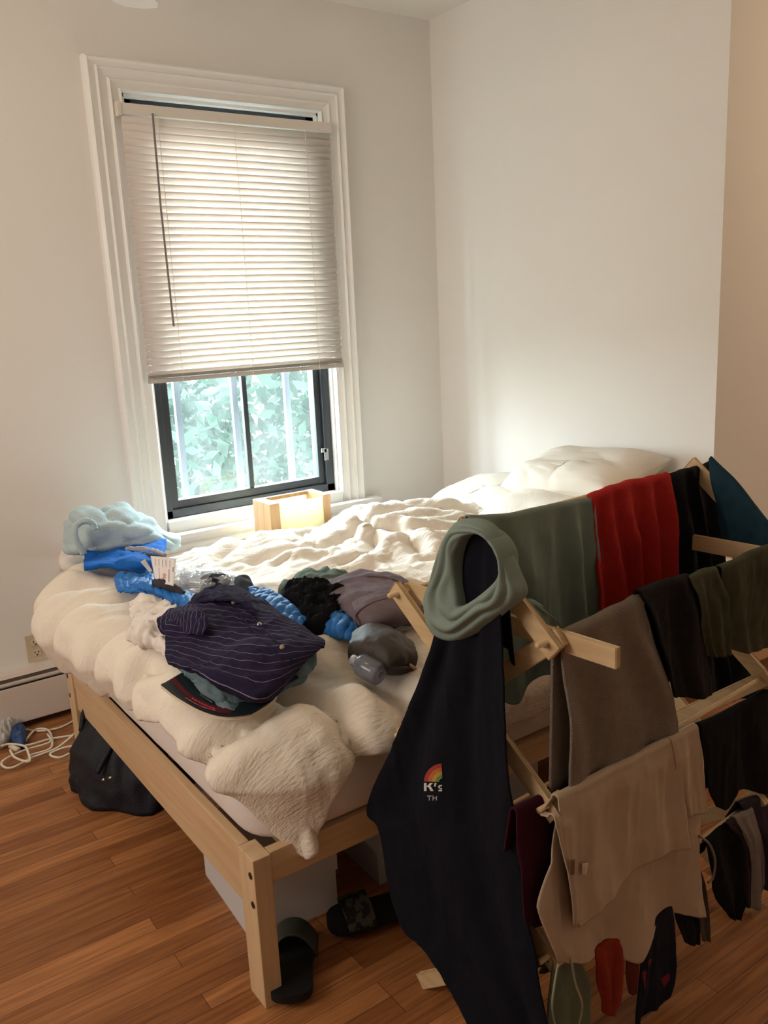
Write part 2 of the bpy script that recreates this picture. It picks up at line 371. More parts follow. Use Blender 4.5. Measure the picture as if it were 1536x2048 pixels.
# jamb lining, stool (inner sill) and moulded apron
b = MB(); b.box((OX0-.002, 0, OZ0), (OX0+.008, .12, OZ1)); b.box((OX1-.008, 0, OZ0), (OX1+.002, .12, OZ1)); b.box((OX0, 0, OZ1-.012), (OX1, .12, OZ1+.001)); b.box((OX0, -.03, OZ0-.05), (OX1, .2, OZ0-.001))
b.build('jamb', M['trim'], win)
b = MB(); b.box((-1.76, -.085, .645), (-.46, .03, .672), .008); b.build('window_stool', M['trim'], win)
b = MB(); b.prism([(0, 0, 0), (0, -.045, 0), (0, -.042, -.02), (0, -.028, -.035), (0, -.026, -.05), (0, -.034, -.058), (0, -.022, -.07), (0, -.018, -.11), (0, -.028, -.118), (0, 0, -.125)], ((-1.70, 0, .645), (-.52, 0, .645))); b.build('apron', M['trim'], win)
b = MB()
b.box((OX0+.006, .03, OZ0), (OX0+.046, .11, OZ1-.012), .003); b.box((OX1-.05, .03, OZ0), (OX1-.006, .11, OZ1-.012), .003)
b.box((OX0+.006, .03, OZ0), (OX1-.006, .11, OZ0+.036), .003); b.box((OX0+.006, .03, OZ1-.065), (OX1-.006, .11, OZ1-.012), .003)
b.build('frame', M['black'], win)
GX0, GX1, GZ0, GZ1 = -1.462, -.738, .795, 2.34
b = MB(); b.box((OX0+.047, .048, OZ0+.037), (GX0, .092, OZ1-.066), .003); b.box((GX1, .048, OZ0+.037), (OX1-.051, .092, OZ1-.066), .003)
b.box((GX0, .048, OZ0+.037), (GX1, .092, GZ0), .003); b.box((GX0, .048, GZ1), (GX1, .092, OZ1-.066), .003); b.box((-1.108, .055, GZ0), (-1.085, .08, GZ1), .002)
b.build('sash', M['black'], win)
g = bpy.data.materials.new('hazy_window_glass'); g.use_nodes = True; nt = g.node_tree; nt.nodes.remove(nt.nodes['Principled BSDF'])
tr = nt.nodes.new('ShaderNodeBsdfTransparent'); tr.inputs[0].default_value = (.93, .98, .96, 1); tl = nt.nodes.new('ShaderNodeBsdfTranslucent'); tl.inputs[0].default_value = (.9, .97, .95, 1)
gl = nt.nodes.new('ShaderNodeBsdfGlossy'); gl.inputs['Roughness'].default_value = .03
tcn = nt.nodes.new('ShaderNodeTexCoord'); mpn = nt.nodes.new('ShaderNodeMapping'); mpn.inputs['Scale'].default_value = (3.2, 1, 1.4); nn = nt.nodes.new('ShaderNodeTexNoise'); nn.inputs['Scale'].default_value = 2.0; nn.inputs['Detail'].default_value = 4
mr = nt.nodes.new('ShaderNodeMapRange'); mr.inputs[1].default_value = .3; mr.inputs[2].default_value = .7; mr.inputs[3].default_value = .004; mr.inputs[4].default_value = .017
m1 = nt.nodes.new('ShaderNodeMixShader'); m2 = nt.nodes.new('ShaderNodeMixShader'); m2.inputs[0].default_value = .04
nt.links.new(tcn.outputs['Object'], mpn.inputs[0]); nt.links.new(mpn.outputs[0], nn.inputs['Vector']); nt.links.new(nn.outputs['Fac'], mr.inputs[0]); nt.links.new(mr.outputs[0], m1.inputs[0])
nt.links.new(tr.outputs[0], m1.inputs[1]); nt.links.new(tl.outputs[0], m1.inputs[2]); nt.links.new(m1.outputs[0], m2.inputs[1]); nt.links.new(gl.outputs[0], m2.inputs[2]); nt.links.new(m2.outputs[0], nt.nodes['Material Output'].inputs[0])
b = MB(); b.box((GX0-.005, .066, GZ0-.005), (GX1+.005, .070, GZ1+.005)); b.build('pane', g, win)
b = MB(); b.box((-.712, .026, .875), (-.690, .0295, .93)); b.box((-.728, .026, .915), (-.700, .0295, .935)); setp(b.build('tape', mat('grey_tape', (.30, .31, .32), .6), win), 'strip of grey tape on the black frame')

# outside: guard bars, ground and trees
for x in (-1.62, -1.33, -1.04, -.75): MB().box((x, .31, .60), (x+.028, .335, 2.6)).build('guard_bar', mat('guard_metal', (.05, .06, .08), .5), win)
MB().box((-1.8, .312, .60), (-.4, .333, .63)).build('guard_rail', M['black'], win)
struct('ground_outside', MB().box((-30, .24, -3.2), (40, 60, -3.0)), mat('lawn', (.010, .017, .012), .9, .1, var=(.5, .5)))
def tree(x, y, z, r, seed, label, col):
    rs = np.random.RandomState(seed); t = thing('tree', label, 'tree', (x, y, -3), 'trees outside the window')
    b = MB(); b.tube([(x, y, -3), (x+.1, y, -1), (x, y, z), (x+.1, y, z+r*.7)], [.2, .15, .1, .03]); b.build('trunk', mat('bark', (.16, .12, .1), .9), t)
    n = 7000; d = rs.normal(size=(n, 3)); d /= np.linalg.norm(d, axis=1, keepdims=True); rad = r*(.35+.65*rs.rand(n)**.5); lump = 1+.35*vnoise(d*2.2+seed)
    c = np.array([x, y, z+.4])+d*(rad*lump)[:, None]*np.array([1, 1, 1.15]); V = []; F = []
    for i in range(n):
        a = rs.normal(size=3); a /= np.linalg.norm(a); q = np.cross(a, rs.normal(size=3)); q /= np.linalg.norm(q); s = .03+.045*rs.rand()
        k = len(V); V += [tuple(c[i]-a*s*1.5), tuple(c[i]+q*s*.7), tuple(c[i]+a*s*1.5), tuple(c[i]-q*s*.7)]; F.append((k, k+1, k+2, k+3))
    me = bpy.data.meshes.new('crown'); me.from_pydata(V, [], F); link('crown', me, mat('leaf', col, .6, .3, trans=.5), t)
tree(.9, 4.0, .3, 1.6, 1, 'pale green leafy tree filling the left half of the window', (.010, .030, .018))
tree(5.6, 4.6, -.5, 1.6, 2, 'bushy green tree low at the right of the window', (.013, .036, .018))
tree(4.4, 11.0, .6, 2.5, 3, 'distant pale green tree between the two nearer trees', (.013, .031, .021))

# ------------------------------------------------------------------ venetian blind
vb = thing('venetian_blind', 'beige venetian blind lowered two thirds over the window', 'blind', (-1.1, -.05, 2.37))
BX0, BX1 = -1.575, -.622
MB().box((BX0, -.058, 2.352), (BX1, -.022, 2.392), .003).build('headrail', M['rail'], vb)
b = MB(); ns = 37; zt, zb_ = 2.334, 1.352
for i in range(ns):
    z = zt+(zb_-zt)*i/(ns-1); a = math.radians(57 if i > 2 else 72)
    if i > ns-8: z = zt+(zb_-zt)*i/(ns-1)
    pr = []
    for s_ in np.linspace(-.5, .5, 6):
        w_ = s_*.0315; bow = .0022*(1-4*s_*s_)
        pr.append((w_*math.cos(a)+bow*math.sin(a), -w_*math.sin(a)+bow*math.cos(a)))
    # the upper edge leans to the glass, the lower edge into the room
    up = [(0, -p[0], p[1]) for p in pr]; dn = [(0, -p[0]+.0006, p[1]-.0006) for p in pr[::-1]]
    up = [(0, q[1], -q[2]) for q in up]; dn = [(0, q[1], -q[2]) for q in dn]
    b.prism(up+dn, ((BX0+.004, -.04, z), (BX1-.004, -.04, z)))
b.build('slats', M['slat'], vb, True)
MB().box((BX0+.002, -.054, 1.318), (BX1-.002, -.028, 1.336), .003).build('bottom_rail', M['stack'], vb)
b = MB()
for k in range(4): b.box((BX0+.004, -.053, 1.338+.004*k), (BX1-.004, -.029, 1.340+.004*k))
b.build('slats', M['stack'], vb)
b = MB(); b.tube([(-1.452, -.066, 2.36), (-1.458, -.070, 2.0), (-1.452, -.068, 1.545)], .0042); setp(b.build('tilt_wand', mat('wand_plastic', (.16, .14, .13), .3, .5), vb), 'dark tilt wand')
b = MB()
for x in (-1.43, -1.1, -.76):
    b.tube([(x, -.059, 2.355), (x, -.059, 1.32)], .0011, 5); b.tube([(x+.004, -.024, 2.355), (x+.004, -.024, 1.32)], .0011, 5)
b.build('ladder_cord', M['cord'], vb)
MB().box((BX0-.012, -.062, 2.345), (BX0, -.012, 2.396)).build('bracket', M['rail'], vb)

# ------------------------------------------------------------------ baseboard heater and outlet
ht = thing('baseboard_heater', 'cream metal baseboard heater along the window wall', 'heater', (-3.4, -.03, 0))
X0, X1 = -4.55, -.3
b = MB(); b.prism([(0, 0, .03), (0, 0, .235), (0, -.055, .235), (0, -.062, .222), (0, -.03, .225), (0, -.012, .20), (0, -.012, .03)], ((X0, 0, 0), (X1, 0, 0))); b.build('back_panel', M['heater'], ht)
MB().box((X0, -.074, .198), (X1, -.06, .206)).build('damper', M['heater'], ht)
MB().box((X0, -.076, .034), (X1, -.068, .186), .002).build('front_panel', M['heater'], ht)
MB().box((X0, -.058, .045), (X1, -.015, .17)).build('fins', M['dark'], ht)
ot = thing('wall_outlet', 'ivory double electrical outlet on the wall above the heater', 'outlet', (-2.15, 0, .3))
p = ony(56.6, 1326, 0); ox, oz = p[0], p[2]
MB().box((ox, -.006, oz), (ox+.078, 0, oz+.117), .003).build('cover_plate', M['ivory'], ot)
for k in (0, 1):
    cx, cz = ox+.037, oz+.036+.045*k
    f = MB().box((cx-.017, -.008, cz-.014), (cx+.017, -.005, cz+.014), .003).build('receptacle', mat('ivory_light', (.66, .57, .42), .35), ot)
    b = MB(); b.box((cx-.009, -.0088, cz), (cx-.006, -.0075, cz+.009)); b.box((cx+.005, -.0088, cz), (cx+.008, -.0075, cz+.009)); b.box((cx-.003, -.0088, cz-.010), (cx+.003, -.0075, cz-.005)); b.build('slots', M['dark'], f)

# ------------------------------------------------------------------ ceiling fan (one blade tip shows at the top of the frame)
fan = thing('ceiling_fan', 'white ceiling fan with one pale blade above the window', 'ceiling fan', (-2.45, -1.55, H))
hx, hy = -2.45, -1.55
MB().tube([(hx, hy, H), (hx, hy, H-.05)], [.07, .06], 24).build('canopy', M['trim'], fan, True)
MB().tube([(hx, hy, H-.05), (hx, hy, 2.59)], .013, 12).build('downrod', M['trim'], fan, True)
MB().tube([(hx, hy, 2.60), (hx, hy, 2.58), (hx, hy, 2.49), (hx, hy, 2.46)], [.04, .10, .11, .05], 24).build('motor_housing', M['trim'], fan, True)
for k in range(5):
    a = math.atan2(.805, .735)+k*2*math.pi/5; d = np.array([math.cos(a), math.sin(a), 0]); s_ = np.array([-d[1], d[0], 0]); o = np.array([hx, hy, 2.497])
    pts = [(.10, .02), (.18, .05), (.70, .068), (1.02, .068), (1.06, .050), (1.075, 0), (1.06, -.050), (1.02, -.068), (.70, -.068), (.18, -.05), (.10, -.02)]
    bb = MB(); A = [bb.bm.verts.new(o+d*r_+s_*w_+np.array([0, 0, w_*.12])) for r_, w_ in pts]; f = bb.bm.faces.new(A)
    ex = bmesh.ops.extrude_face_region(bb.bm, geom=[f]); bmesh.ops.translate(bb.bm, vec=(0, 0, .008), verts=[v for v in ex['geom'] if isinstance(v, bmesh.types.BMVert)])
    bb.build('blade', M['trim'], fan)

# ------------------------------------------------------------------ bed frame
BL = 2.151; Y1, Y2, Y3, Y4 = -.473, -.550, -1.885, -1.962; BH = .387
bed = thing('bed_frame', 'light pine platform bed frame with square legs', 'bed', (-BL/2, (Y1+Y4)/2, 0))
for x in (-BL, -.045-.03):
    for ya, yb in ((Y1, Y2), (Y4, Y3)):
        lg = MB().box((x, ya, 0), (x+.045, yb, BH), .003).build('leg', M['pinez'], bed)
        if x == -BL:
            for z in (BH-.045, BH-.12):
                yy = Y4+.018 if ya == Y4 else Y1-.018
                MB().tube([(x-.0015, yy, z), (x+.002, yy, z)], .0085, 16).build('bolt', M['metal'], lg)
MB().box((-BL+.004, Y2-.001, BH-.070), (-BL+.030, Y3+.001, BH), .003).build('foot_rail', M['piney'], bed)
MB().box((-BL+.007, Y2-.001, BH-.155), (-BL+.030, Y3+.001, BH-.073), .003).build('foot_rail', M['piney'], bed)
MB().box((-.075, Y2, BH-.09), (-.045, Y3, BH), .003).build('head_rail', M['piney'], bed)
for y in (Y4+.006, Y1-.034): MB().box((-BL+.046, y, BH-.077), (-.076, y+.028, BH), .003).build('side_rail', M['pine'], bed)
for i in range(14):
    x = -2.05+i*.148; MB().box((x, Y2+.03, BH-.035), (x+.068, Y3-.03, BH-.017)).build('bed_slat', M['piney'], bed)
MB().box((-2.06, -1.25, BH-.09), (-.09, -1.21, BH-.036)).build('centre_beam', M['pine'], bed)

# mattress in a fitted sheet, its lower edge bulging inside the rails
def mattress():
    x0, x1, y0, y1 = -2.142, -.03, -1.968, -.478; z0, z1 = BH+.001, .616
    nth = 240; rc = .13; prof = []
    for s_ in np.linspace(0, 1, 26):
        a = s_*math.pi; prof.append((math.sin(a)**.45*1.0, z0+(z1-z0)*(1-math.cos(a))/2))
    cx, cy = (x0+x1)/2, (y0+y1)/2; hx_, hy_ = (x1-x0)/2, (y1-y0)/2
    th = np.linspace(0, 2*math.pi, nth, endpoint=False); per = []
    seg = [(hx_-rc, -hy_+rc, -90), (hx_-rc, hy_-rc, 0), (-hx_+rc, hy_-rc, 90), (-hx_+rc, -hy_+rc, 180)]
    pts = []
    for sx, sy, a0 in seg:
        for a in np.linspace(a0, a0+90, 9): pts.append((sx+rc*math.cos(math.radians(a)), sy+rc*math.sin(math.radians(a)), math.cos(math.radians(a)), math.sin(math.radians(a))))
    pts.append(pts[0]); P = np.array(pts); s_ = np.r_[0, np.cumsum(np.linalg.norm(np.diff(P[:, :2], axis=0), axis=1))]; q = np.linspace(0, s_[-1], nth, endpoint=False)
    P = np.stack([np.interp(q, s_, P[:, k]) for k in range(4)], 1)
    G = np.empty((len(prof)+2, nth, 3))
    for i, (f, z) in enumerate(prof):
        ins = (1-f)*.07; G[i+1, :, 0] = cx+P[:, 0]-P[:, 2]*ins; G[i+1, :, 1] = cy+P[:, 1]-P[:, 3]*ins; G[i+1, :, 2] = z
    wr = ridge(np.stack([q*2.2, q*0, q*0], 1), 2)[None, :]*np.sin(np.linspace(0, math.pi, len(prof)))[:, None]*.004
    G[1:-1, :, 0] += wr*P[:, 2]; G[1:-1, :, 1] += wr*P[:, 3]
    G[0] = (cx, cy, z0); G[-1] = (cx, cy, z1)
    G[0, :, 0] = cx+P[:, 0]*.5; G[0, :, 1] = cy+P[:, 1]*.5; G[-1, :, 0] = cx+P[:, 0]*.01; G[-1, :, 1] = cy+P[:, 1]*.01
    return G
mt = thing('mattress', 'thick mattress in a white fitted sheet on the pine frame', 'mattress', (-1.08, -1.2, BH))
gridmesh('fitted_sheet', mattress(), M['sheet'], mt, thick=.002, wrap=True)

# ================================================================== duvet
XE0, YE, YB = -2.10, -1.925, -.50; RR_ = .10; XE = XE0
def dtop(x, y):
    z = .690+.012*np.sin(3.1*x+1.2)*np.sin(4*y)
    g = lambda cx, cy, sx, sy, h: h*np.exp(-((x-cx)/sx)**2-((y-cy)/sy)**2)
    z = z+g(-.72, -.80, .28, .30, .075)+g(-1.15, -.62, .40, .2, .025)+g(-.95, -1.35, .5, .25, .02)+g(-2.0, -.55, .3, .2, .03)
    z = z-.022*np.clip((-1.72-y)/.2, 0, 1)
    foot = np.clip((-1.65-x)/.3, 0, 1)
    z = z+foot*.013*(1-2*np.abs(np.sin((y+.62+.10*np.sin(x*4))*math.pi/.36)))
    return z
def drape(a, b):
    """unfolded duvet coordinates -> draped over the rounded edges of the mattress"""
    XE = XE0-.050*np.clip((b+1.25)/.5, 0, 1)
    r = .16; cx = np.clip(a, XE+r, 1e9); cy = np.clip(b, YE+r, YB-r)
    dx, dy = a-cx, b-cy; L = np.hypot(dx, dy)+1e-9; nx, ny = dx/L, dy/L; d = np.clip(L-r, 0, None)
    ex, ey = cx+nx*np.minimum(L, r), cy+ny*np.minimum(L, r); z0 = dtop(ex, ey)
    th = np.minimum(d/RR_, math.pi/2); out = RR_*np.sin(th); dn = RR_*(1-np.cos(th))+np.clip(d-RR_*math.pi/2, 0, None); out = out-(.10+.42*np.clip(-nx, 0, 1))*np.clip(d-RR_*math.pi/2, 0, None)
    return np.stack([ex+nx*out, ey+ny*out, z0-dn], -1)
nu, nv = 330, 260
u = np.linspace(0, 1, nu)[:, None]; v = np.linspace(0, 1, nv)[None, :]
yq = -.40-(1.55)*v   # along the foot
foot_over = np.interp(v[0], [0, .12, .3, .5, .62, .78, .9, 1], [.24, .27, .26, .215, .165, .13, .13, .15])
near_over = np.interp(u[:, 0], [0, .3, .5, .62, .72, .78, .81, .837, .87, .91, .945, .975, 1], [.14, .18, .22, .18, .13, .13, .14, .17, .25, .31, .32, .27, .16])
a0 = -.44+.05*np.sin(v*9)+.02*np.sin(v*31); a1 = XE-.050*np.clip((yq+1.25)/.5, 0, 1)-foot_over[None, :]; b0 = -.43+.02*np.sin(u*14); b1 = (YE-near_over)[:, None]
A = a0+(a1-a0)*u; B = b0+(b1-b0)*v
G0 = drape(A, B)
den = np.stack([A*3.2, B*3.2, A*0], -1)
GW = den+.16*np.stack([fbm(den*.9+3, 2), fbm(den*.9+31, 2), den[..., 2]], -1)
calm = 1-.72*np.clip(1.35-np.hypot((A+1.85)/.48, (B+1.15)/.72), 0, 1)
GS = G0.copy(); GS[..., 2] += .016
hang = np.clip((A+2.32)*3, .35, 1)*np.clip((B+2.25)*3, .35, 1)*(1-.55*np.clip((-2.0-A)/.1, 0, 1)*np.clip((-1.85-B)/.1, 0, 1))
wrk = .020*ridge(GW*np.array([.55, 1.05, 1])+5, 2)+.011*ridge(GW[..., [1, 0, 2]]*np.array([1.1, 1.6, 1])+9, 2)+.0055*ridge(GW*np.array([2.6, 3.6, 1])+14, 2)
G0 = G0+gnormals(G0)*np.sign(gnormals(G0)[nu//2, nv//2, 2])*((wrk-.012)*calm*hang*np.clip(1.15+(B+1.9)*.15, .8, 1.2))[..., None]
def coll(P):
    inx = np.clip(np.minimum(P[..., 0]-(-2.135), 5), 0, None); iny = np.clip(P[..., 1]-(-1.965), 0, None)
    top = (P[..., 0] > -2.09) & (P[..., 1] > -1.92) & (P[..., 2] < .632) & (P[..., 2] > .55); P[..., 2] = np.where(top, .632, P[..., 2])
    low = P[..., 2] < .60
    near = low & (P[..., 1] > -1.985) & (P[..., 1] < -1.90) & (P[..., 0] > -2.02); P[..., 1] = np.where(near, -1.985, P[..., 1])
    ft = low & (P[..., 0] > -2.158) & (P[..., 0] < -2.08) & (P[..., 1] > -1.85); P[..., 0] = np.where(ft, -2.158, P[..., 0])
    return P
def near_curve(pts, A, B):
    c = catmull(pts, 40); D = np.full(A.shape, 9.0)
    for p in c: D = np.minimum(D, np.hypot(A-p[0], B-p[1]))
    return D
def crease(pts, depth, sig):
    D = near_curve(pts, A+.012*vnoise(np.stack([A*14, B*14, A*0], -1)), B); return -depth*np.exp(-(D/sig)**1.3)+depth*.45*np.exp(-((D-2.6*sig)/(1.6*sig))**2)
CR = 0
for pts, dep, sg_ in [([(-2.42, -.52), (-2.18, -.60), (-2.0, -.70), (-1.82, -.74)], .034, .030), ([(-2.44, -.82), (-2.24, -.80), (-2.08, -.87), (-1.88, -.85)], .040, .034), ([(-2.42, -1.14), (-2.2, -1.10), (-2.05, -1.18)], .030, .028), ([(-2.30, -1.42), (-2.18, -1.38), (-2.09, -1.50)], .030, .026),
                      ([(-2.30, -1.80), (-2.16, -1.84), (-2.02, -1.86)], .030, .024), ([(-1.99, -1.74), (-1.91, -1.93), (-1.89, -2.15)], .034, .026), ([(-1.70, -1.70), (-1.74, -1.9), (-1.72, -2.12)], .026, .03), ([(-1.55, -1.55), (-1.62, -1.75), (-1.58, -2.0)], .02, .03),
                      ([(-1.02, -.75), (-1.25, -.80), (-1.5, -.74)], .026, .022), ([(-1.0, -.75), (-.95, -.92), (-1.0, -1.1)], .03, .022), ([(-.98, -.74), (-.75, -.78), (-.5, -.95)], .026, .022), ([(-1.0, -.72), (-.9, -.58), (-.7, -.5)], .024, .02), ([(-.9, -.95), (-.7, -1.05), (-.45, -1.1)], .026, .02), ([(-1.6, -.62), (-1.4, -.52), (-1.2, -.5)], .022, .02), ([(-1.0, -.8), (-1.12, -.95), (-1.3, -1.02)], .02, .018)]:
    CR = CR+crease(pts, dep, sg_)
G0 = G0+gnormals(G0)*np.sign(gnormals(G0)[nu//2, nv//2, 2])*CR[..., None]
G1 = relax(G0, rest=1.03, iters=12, tdist=.03, collide=coll, grav=.0002, bend=(3, 8), bstiff=.4)
edge = np.minimum(np.minimum(u*nu, (1-u)*nu), np.minimum(v*nv, (1-v)*nv)); puff = .006+.012*np.sqrt(1-(1-np.clip(edge/12, 0, 1))**2)
dv = gridmesh('duvet', G1+gnormals(G1)*0, M['duvet'], None, puff=puff, uv=np.stack([A, B], -1))
setp(dv, 'rumpled cream seersucker duvet spread over the whole bed', 'duvet')
DT = bvh(dv)
_ix = np.arange(nu*nv).reshape(nu, nv)[::3, ::3]
DS = BVHTree.FromPolygons([tuple(p) for p in GS.reshape(-1, 3)], [(int(_ix[i, j]), int(_ix[i+1, j]), int(_ix[i+1, j+1]), int(_ix[i, j+1])) for i in range(_ix.shape[0]-1) for j in range(_ix.shape[1]-1)])
def on(px, py, off=0.0):
    """where the camera ray meets the smoothed top of the duvet, raised by off"""
    r = ray(px, py); h = DS.ray_cast(Vector(CAM), Vector(r))
    p = np.array(h[0]) if h[0] is not None else onz(px, py, .69)
    return p+r*(off/r[2])
def onb(B_, px, py, lift=.001, dflt=None):
    d = ray(px, py); h = B_.ray_cast(Vector(CAM), Vector(d)); p = np.array(h[0]) if h[0] is not None else (dflt if dflt is not None else on(px, py, .09)); return p-d/np.linalg.norm(d)*lift
def top_z(x, y, default=.65):
    h = DS.ray_cast(Vector((x, y, 2)), Vector((0, 0, -1))); return h[0].z if h[0] is not None else default

# ------------------------------------------------------------------ pillows
def pillow(name, corners, thickness, m, label, seed, cat='pillow', sag=.0):
    """corners: four 3D points round the pillow; a puffed shell with creases drawn to the corners"""
    c = [np.array(p, float) for p in corners]; n = 56; u = np.linspace(-1, 1, n)[:, None]; v = np.linspace(-1, 1, n)[None, :]
    s_, t_ = (u+1)/2, (v+1)/2; pin = .06
    P = (c[0]*((1-s_)*(1-t_))[..., None]+c[1]*(s_*(1-t_))[..., None]+c[2]*(s_*t_)[..., None]+c[3]*((1-s_)*t_)[..., None])
    mid = P.mean((0, 1)); P = mid+(P-mid)*(1-pin*(1-np.maximum(np.abs(u), np.abs(v))**0*np.ones((n, n)))[..., None]*(0))
    inset = 1-.035*((1-u*u)*(v*v)+(1-v*v)*(u*u)); P = mid+(P-mid)*inset[..., None]
    prof = ((1-u**4)*(1-v**4)).clip(0)**.5
    N = gnormals(P); wr = ridge(np.stack([u*2.1+v*.6+seed, v*1.7-u*.4, u*0+v*0+seed], -1), 1)*.003*prof+.006*fbm(np.stack([u*1.6+v*.5+seed, v*2.4-u*.4, u*0+v*0+seed], -1), 3)*prof
    P = P+N*wr[..., None]
    return setp(gridmesh(name, P, m, None, puff=prof*thickness*(1+.18*vnoise(np.stack([u*1.6+v*0+seed, v*1.6+u*0, u*0+v*0], -1)))+.004), label, cat)
pillow('pillow', [(-.06, -.36, .735), (-.06, -.98, .76), (-.44, -.98, .70), (-.44, -.42, .69)], .15, M['pillow'], 'flat white pillow against the wall near the room corner', 1)
pillow('pillow', [(-.06, -.86, .79), (-.06, -1.72, .82), (-.62, -1.74, .72), (-.60, -.90, .70)], .20, M['duvet'], 'plump seersucker pillow lying under the smooth pillow', 2)
pillow('pillow', [(-.05, -.84, .90), (-.05, -1.47, .955), (-.42, -1.47, .87), (-.42, -.90, .83)], .15, M['pillow'], 'smooth cream pillow topmost of the stack at the headboard end', 3)

# ================================================================== things on the bed
def sheet(name, rows, m, parent=None, nr=50, nc=60, thick=.004, wr=.004, ws=22, seed=0, dense=None, wrdir=(1, 1), offs=0, puff=None):
    """rows of (px, py, height above the duvet)"""
    G = surf([[on(p[0], p[1], p[2]+offs) for p in r] for r in rows], nr, nc)
    uu = np.linspace(0, 1, nr)[:, None]; vv = np.linspace(0, 1, nc)[None, :]
    q = np.stack([G[..., 0]*ws*wrdir[0]+seed, G[..., 1]*ws*wrdir[1], G[..., 2]*ws*.5], -1)
    G = G+gnormals(G)*(wr*ridge(q, 3))[..., None]
    return gridmesh(name, G, m, parent, thick=thick, puff=puff)
def pile(name, outline, h, m, parent=None, label=None, cat=None, group=None, nr=26, nth=120, wr=.008, ws=14, seed=0, power=3.0, sink=.012, aniso=(1, 1), low=0.0, flat=.8, sharp=2):
    """a heap of folded or crumpled cloth: outline in pixels on the duvet, height h"""
    O = catmull([on(x, y, low) for x, y in outline], nth, closed=True); c = O.mean(0)
    G = np.empty((nr*2, nth, 3)); rr = np.linspace(1, 0.004, nr)
    for i, r in enumerate(rr):
        P = c+(O-c)*r; P[:, 2] = O[:, 2]*r+c[2]*(1-r)
        z = np.array([top_z(x, y) for x, y in P[:, :2]]); base = np.maximum(z, P[:, 2]-.03) if low == 0 else P[:, 2]
        k = (1-r**power)**(1/power) if power > 0 else 1-r
        q = np.stack([P[:, 0]*ws*aniso[0]+seed, P[:, 1]*ws*aniso[1], P[:, 0]*0+seed], 1)
        nz = ridge(q, sharp)
        G[nr+i, :, :2] = P[:, :2]; G[nr+i, :, 2] = base+h*k*flat+h*(1-flat)*k*(1+nz)*.8+wr*nz*min(1, k*1.5)
        G[nr+i, :, :2] += ((O-c)[:, :2]*(.03*nz*(1-abs(2*r-1)))[:, None])
        G[nr-1-i, :, :2] = P[:, :2]; G[nr-1-i, :, 2] = base-sink
    G = np.delete(G, nr, 0)
    o = gridmesh(name, G, m, parent, thick=.0015, wrap=True)
    return setp(o, label, cat, group)

# towel bunched in the far corner on a folded cream cloth
tw = cloth('pale_blue_terry', (.46, .57, .60), 260, .08, .9, .004)
setp(pile('folded_cloth', [(117, 1120), (124, 1094), (150, 1084), (185, 1090), (180, 1106), (150, 1124)], .03, M['sheet'], seed=3, wr=.004), 'folded white cloth peeping out under the pale blue towel', 'cloth')
def towel():
    n, k = 110, 130; O = catmull([ony(x, y, -.30) for x, y in [(122, 1100), (122, 1060), (133, 1030), (170, 1016), (225, 1013), (280, 1023), (325, 1045), (352, 1068), (362, 1092), (340, 1108), (240, 1112), (160, 1112)]], k, closed=True)
    c = ony(240, 1066, -.30); G = np.empty((n, k, 3)); r = np.cos(np.linspace(-math.pi/2, math.pi/2, n))
    for i in range(n):
        t = -1+2*i/(n-1); P = c+(O-c)*max(.002, math.sqrt(1-t*t))**.8; P[:, 1] = c[1]-t*.15; G[i] = P
    q = G*9; wv = ridge(np.stack([q[..., 0]*.8+q[..., 2]*.9, q[..., 2]*1.5-q[..., 0]*.5, q[..., 1]*.7], -1), 2)
    G = G+gnormals(G, True)*(-.021*wv*np.sqrt(1-np.linspace(-1, 1, n)**2)[:, None])[..., None]
    G[..., 2] = np.maximum(G[..., 2], .70)
    return G
tt = setp(gridmesh('towel', towel(), tw, None, thick=.004, wrap=True), 'pale blue terry towel bunched up in the corner beside the window', 'towel')
b = MB(); pts = [ony(x, y, -.455) for x, y in [(168, 1108), (158, 1090), (150, 1070), (152, 1052), (168, 1042), (184, 1046), (190, 1060)]]
b.tube(catmull(pts, 30), [.012]*30, 10).build('rolled_fold', tw, tt, True)

# box lamp behind the bed
lp = thing('box_lamp', 'oak box lamp with a cream shade panel standing below the window', 'lamp', (-1.08, -.29, 0))
lx0, lx1, ly0, ly1, lz = -1.232, -.935, -.372, -.215, .802
MB().box((lx0, ly0, 0), (lx0+.045, ly1, lz), .002).build('side_board', M['oaklamp'], lp)
MB().box((lx1-.036, ly0, 0), (lx1, ly1, lz), .002).build('side_board', M['oaklamp'], lp)
MB().box((lx0+.045, ly0+.004, .06), (lx1-.036, ly0+.007, lz-.008)).build('shade_panel', mat('cream_shade', (.86, .80, .60), .6, .2, trans=.5), lp)
MB().box((lx0+.045, ly1-.008, .06), (lx1-.036, ly1-.005, lz-.008)).build('shade_panel', mat('cream_shade_back', (.86, .82, .66), .6, .2, trans=.5), lp)
MB().box((lx0+.045, ly1-.022, lz-.016), (lx1-.036, ly1-.006, lz), .001).build('top_rail', M['oaklamp'], lp)
MB().box((lx0+.045, ly0+.01, .04), (lx1-.036, ly1-.01, .06)).build('base', M['oaklamp'], lp)

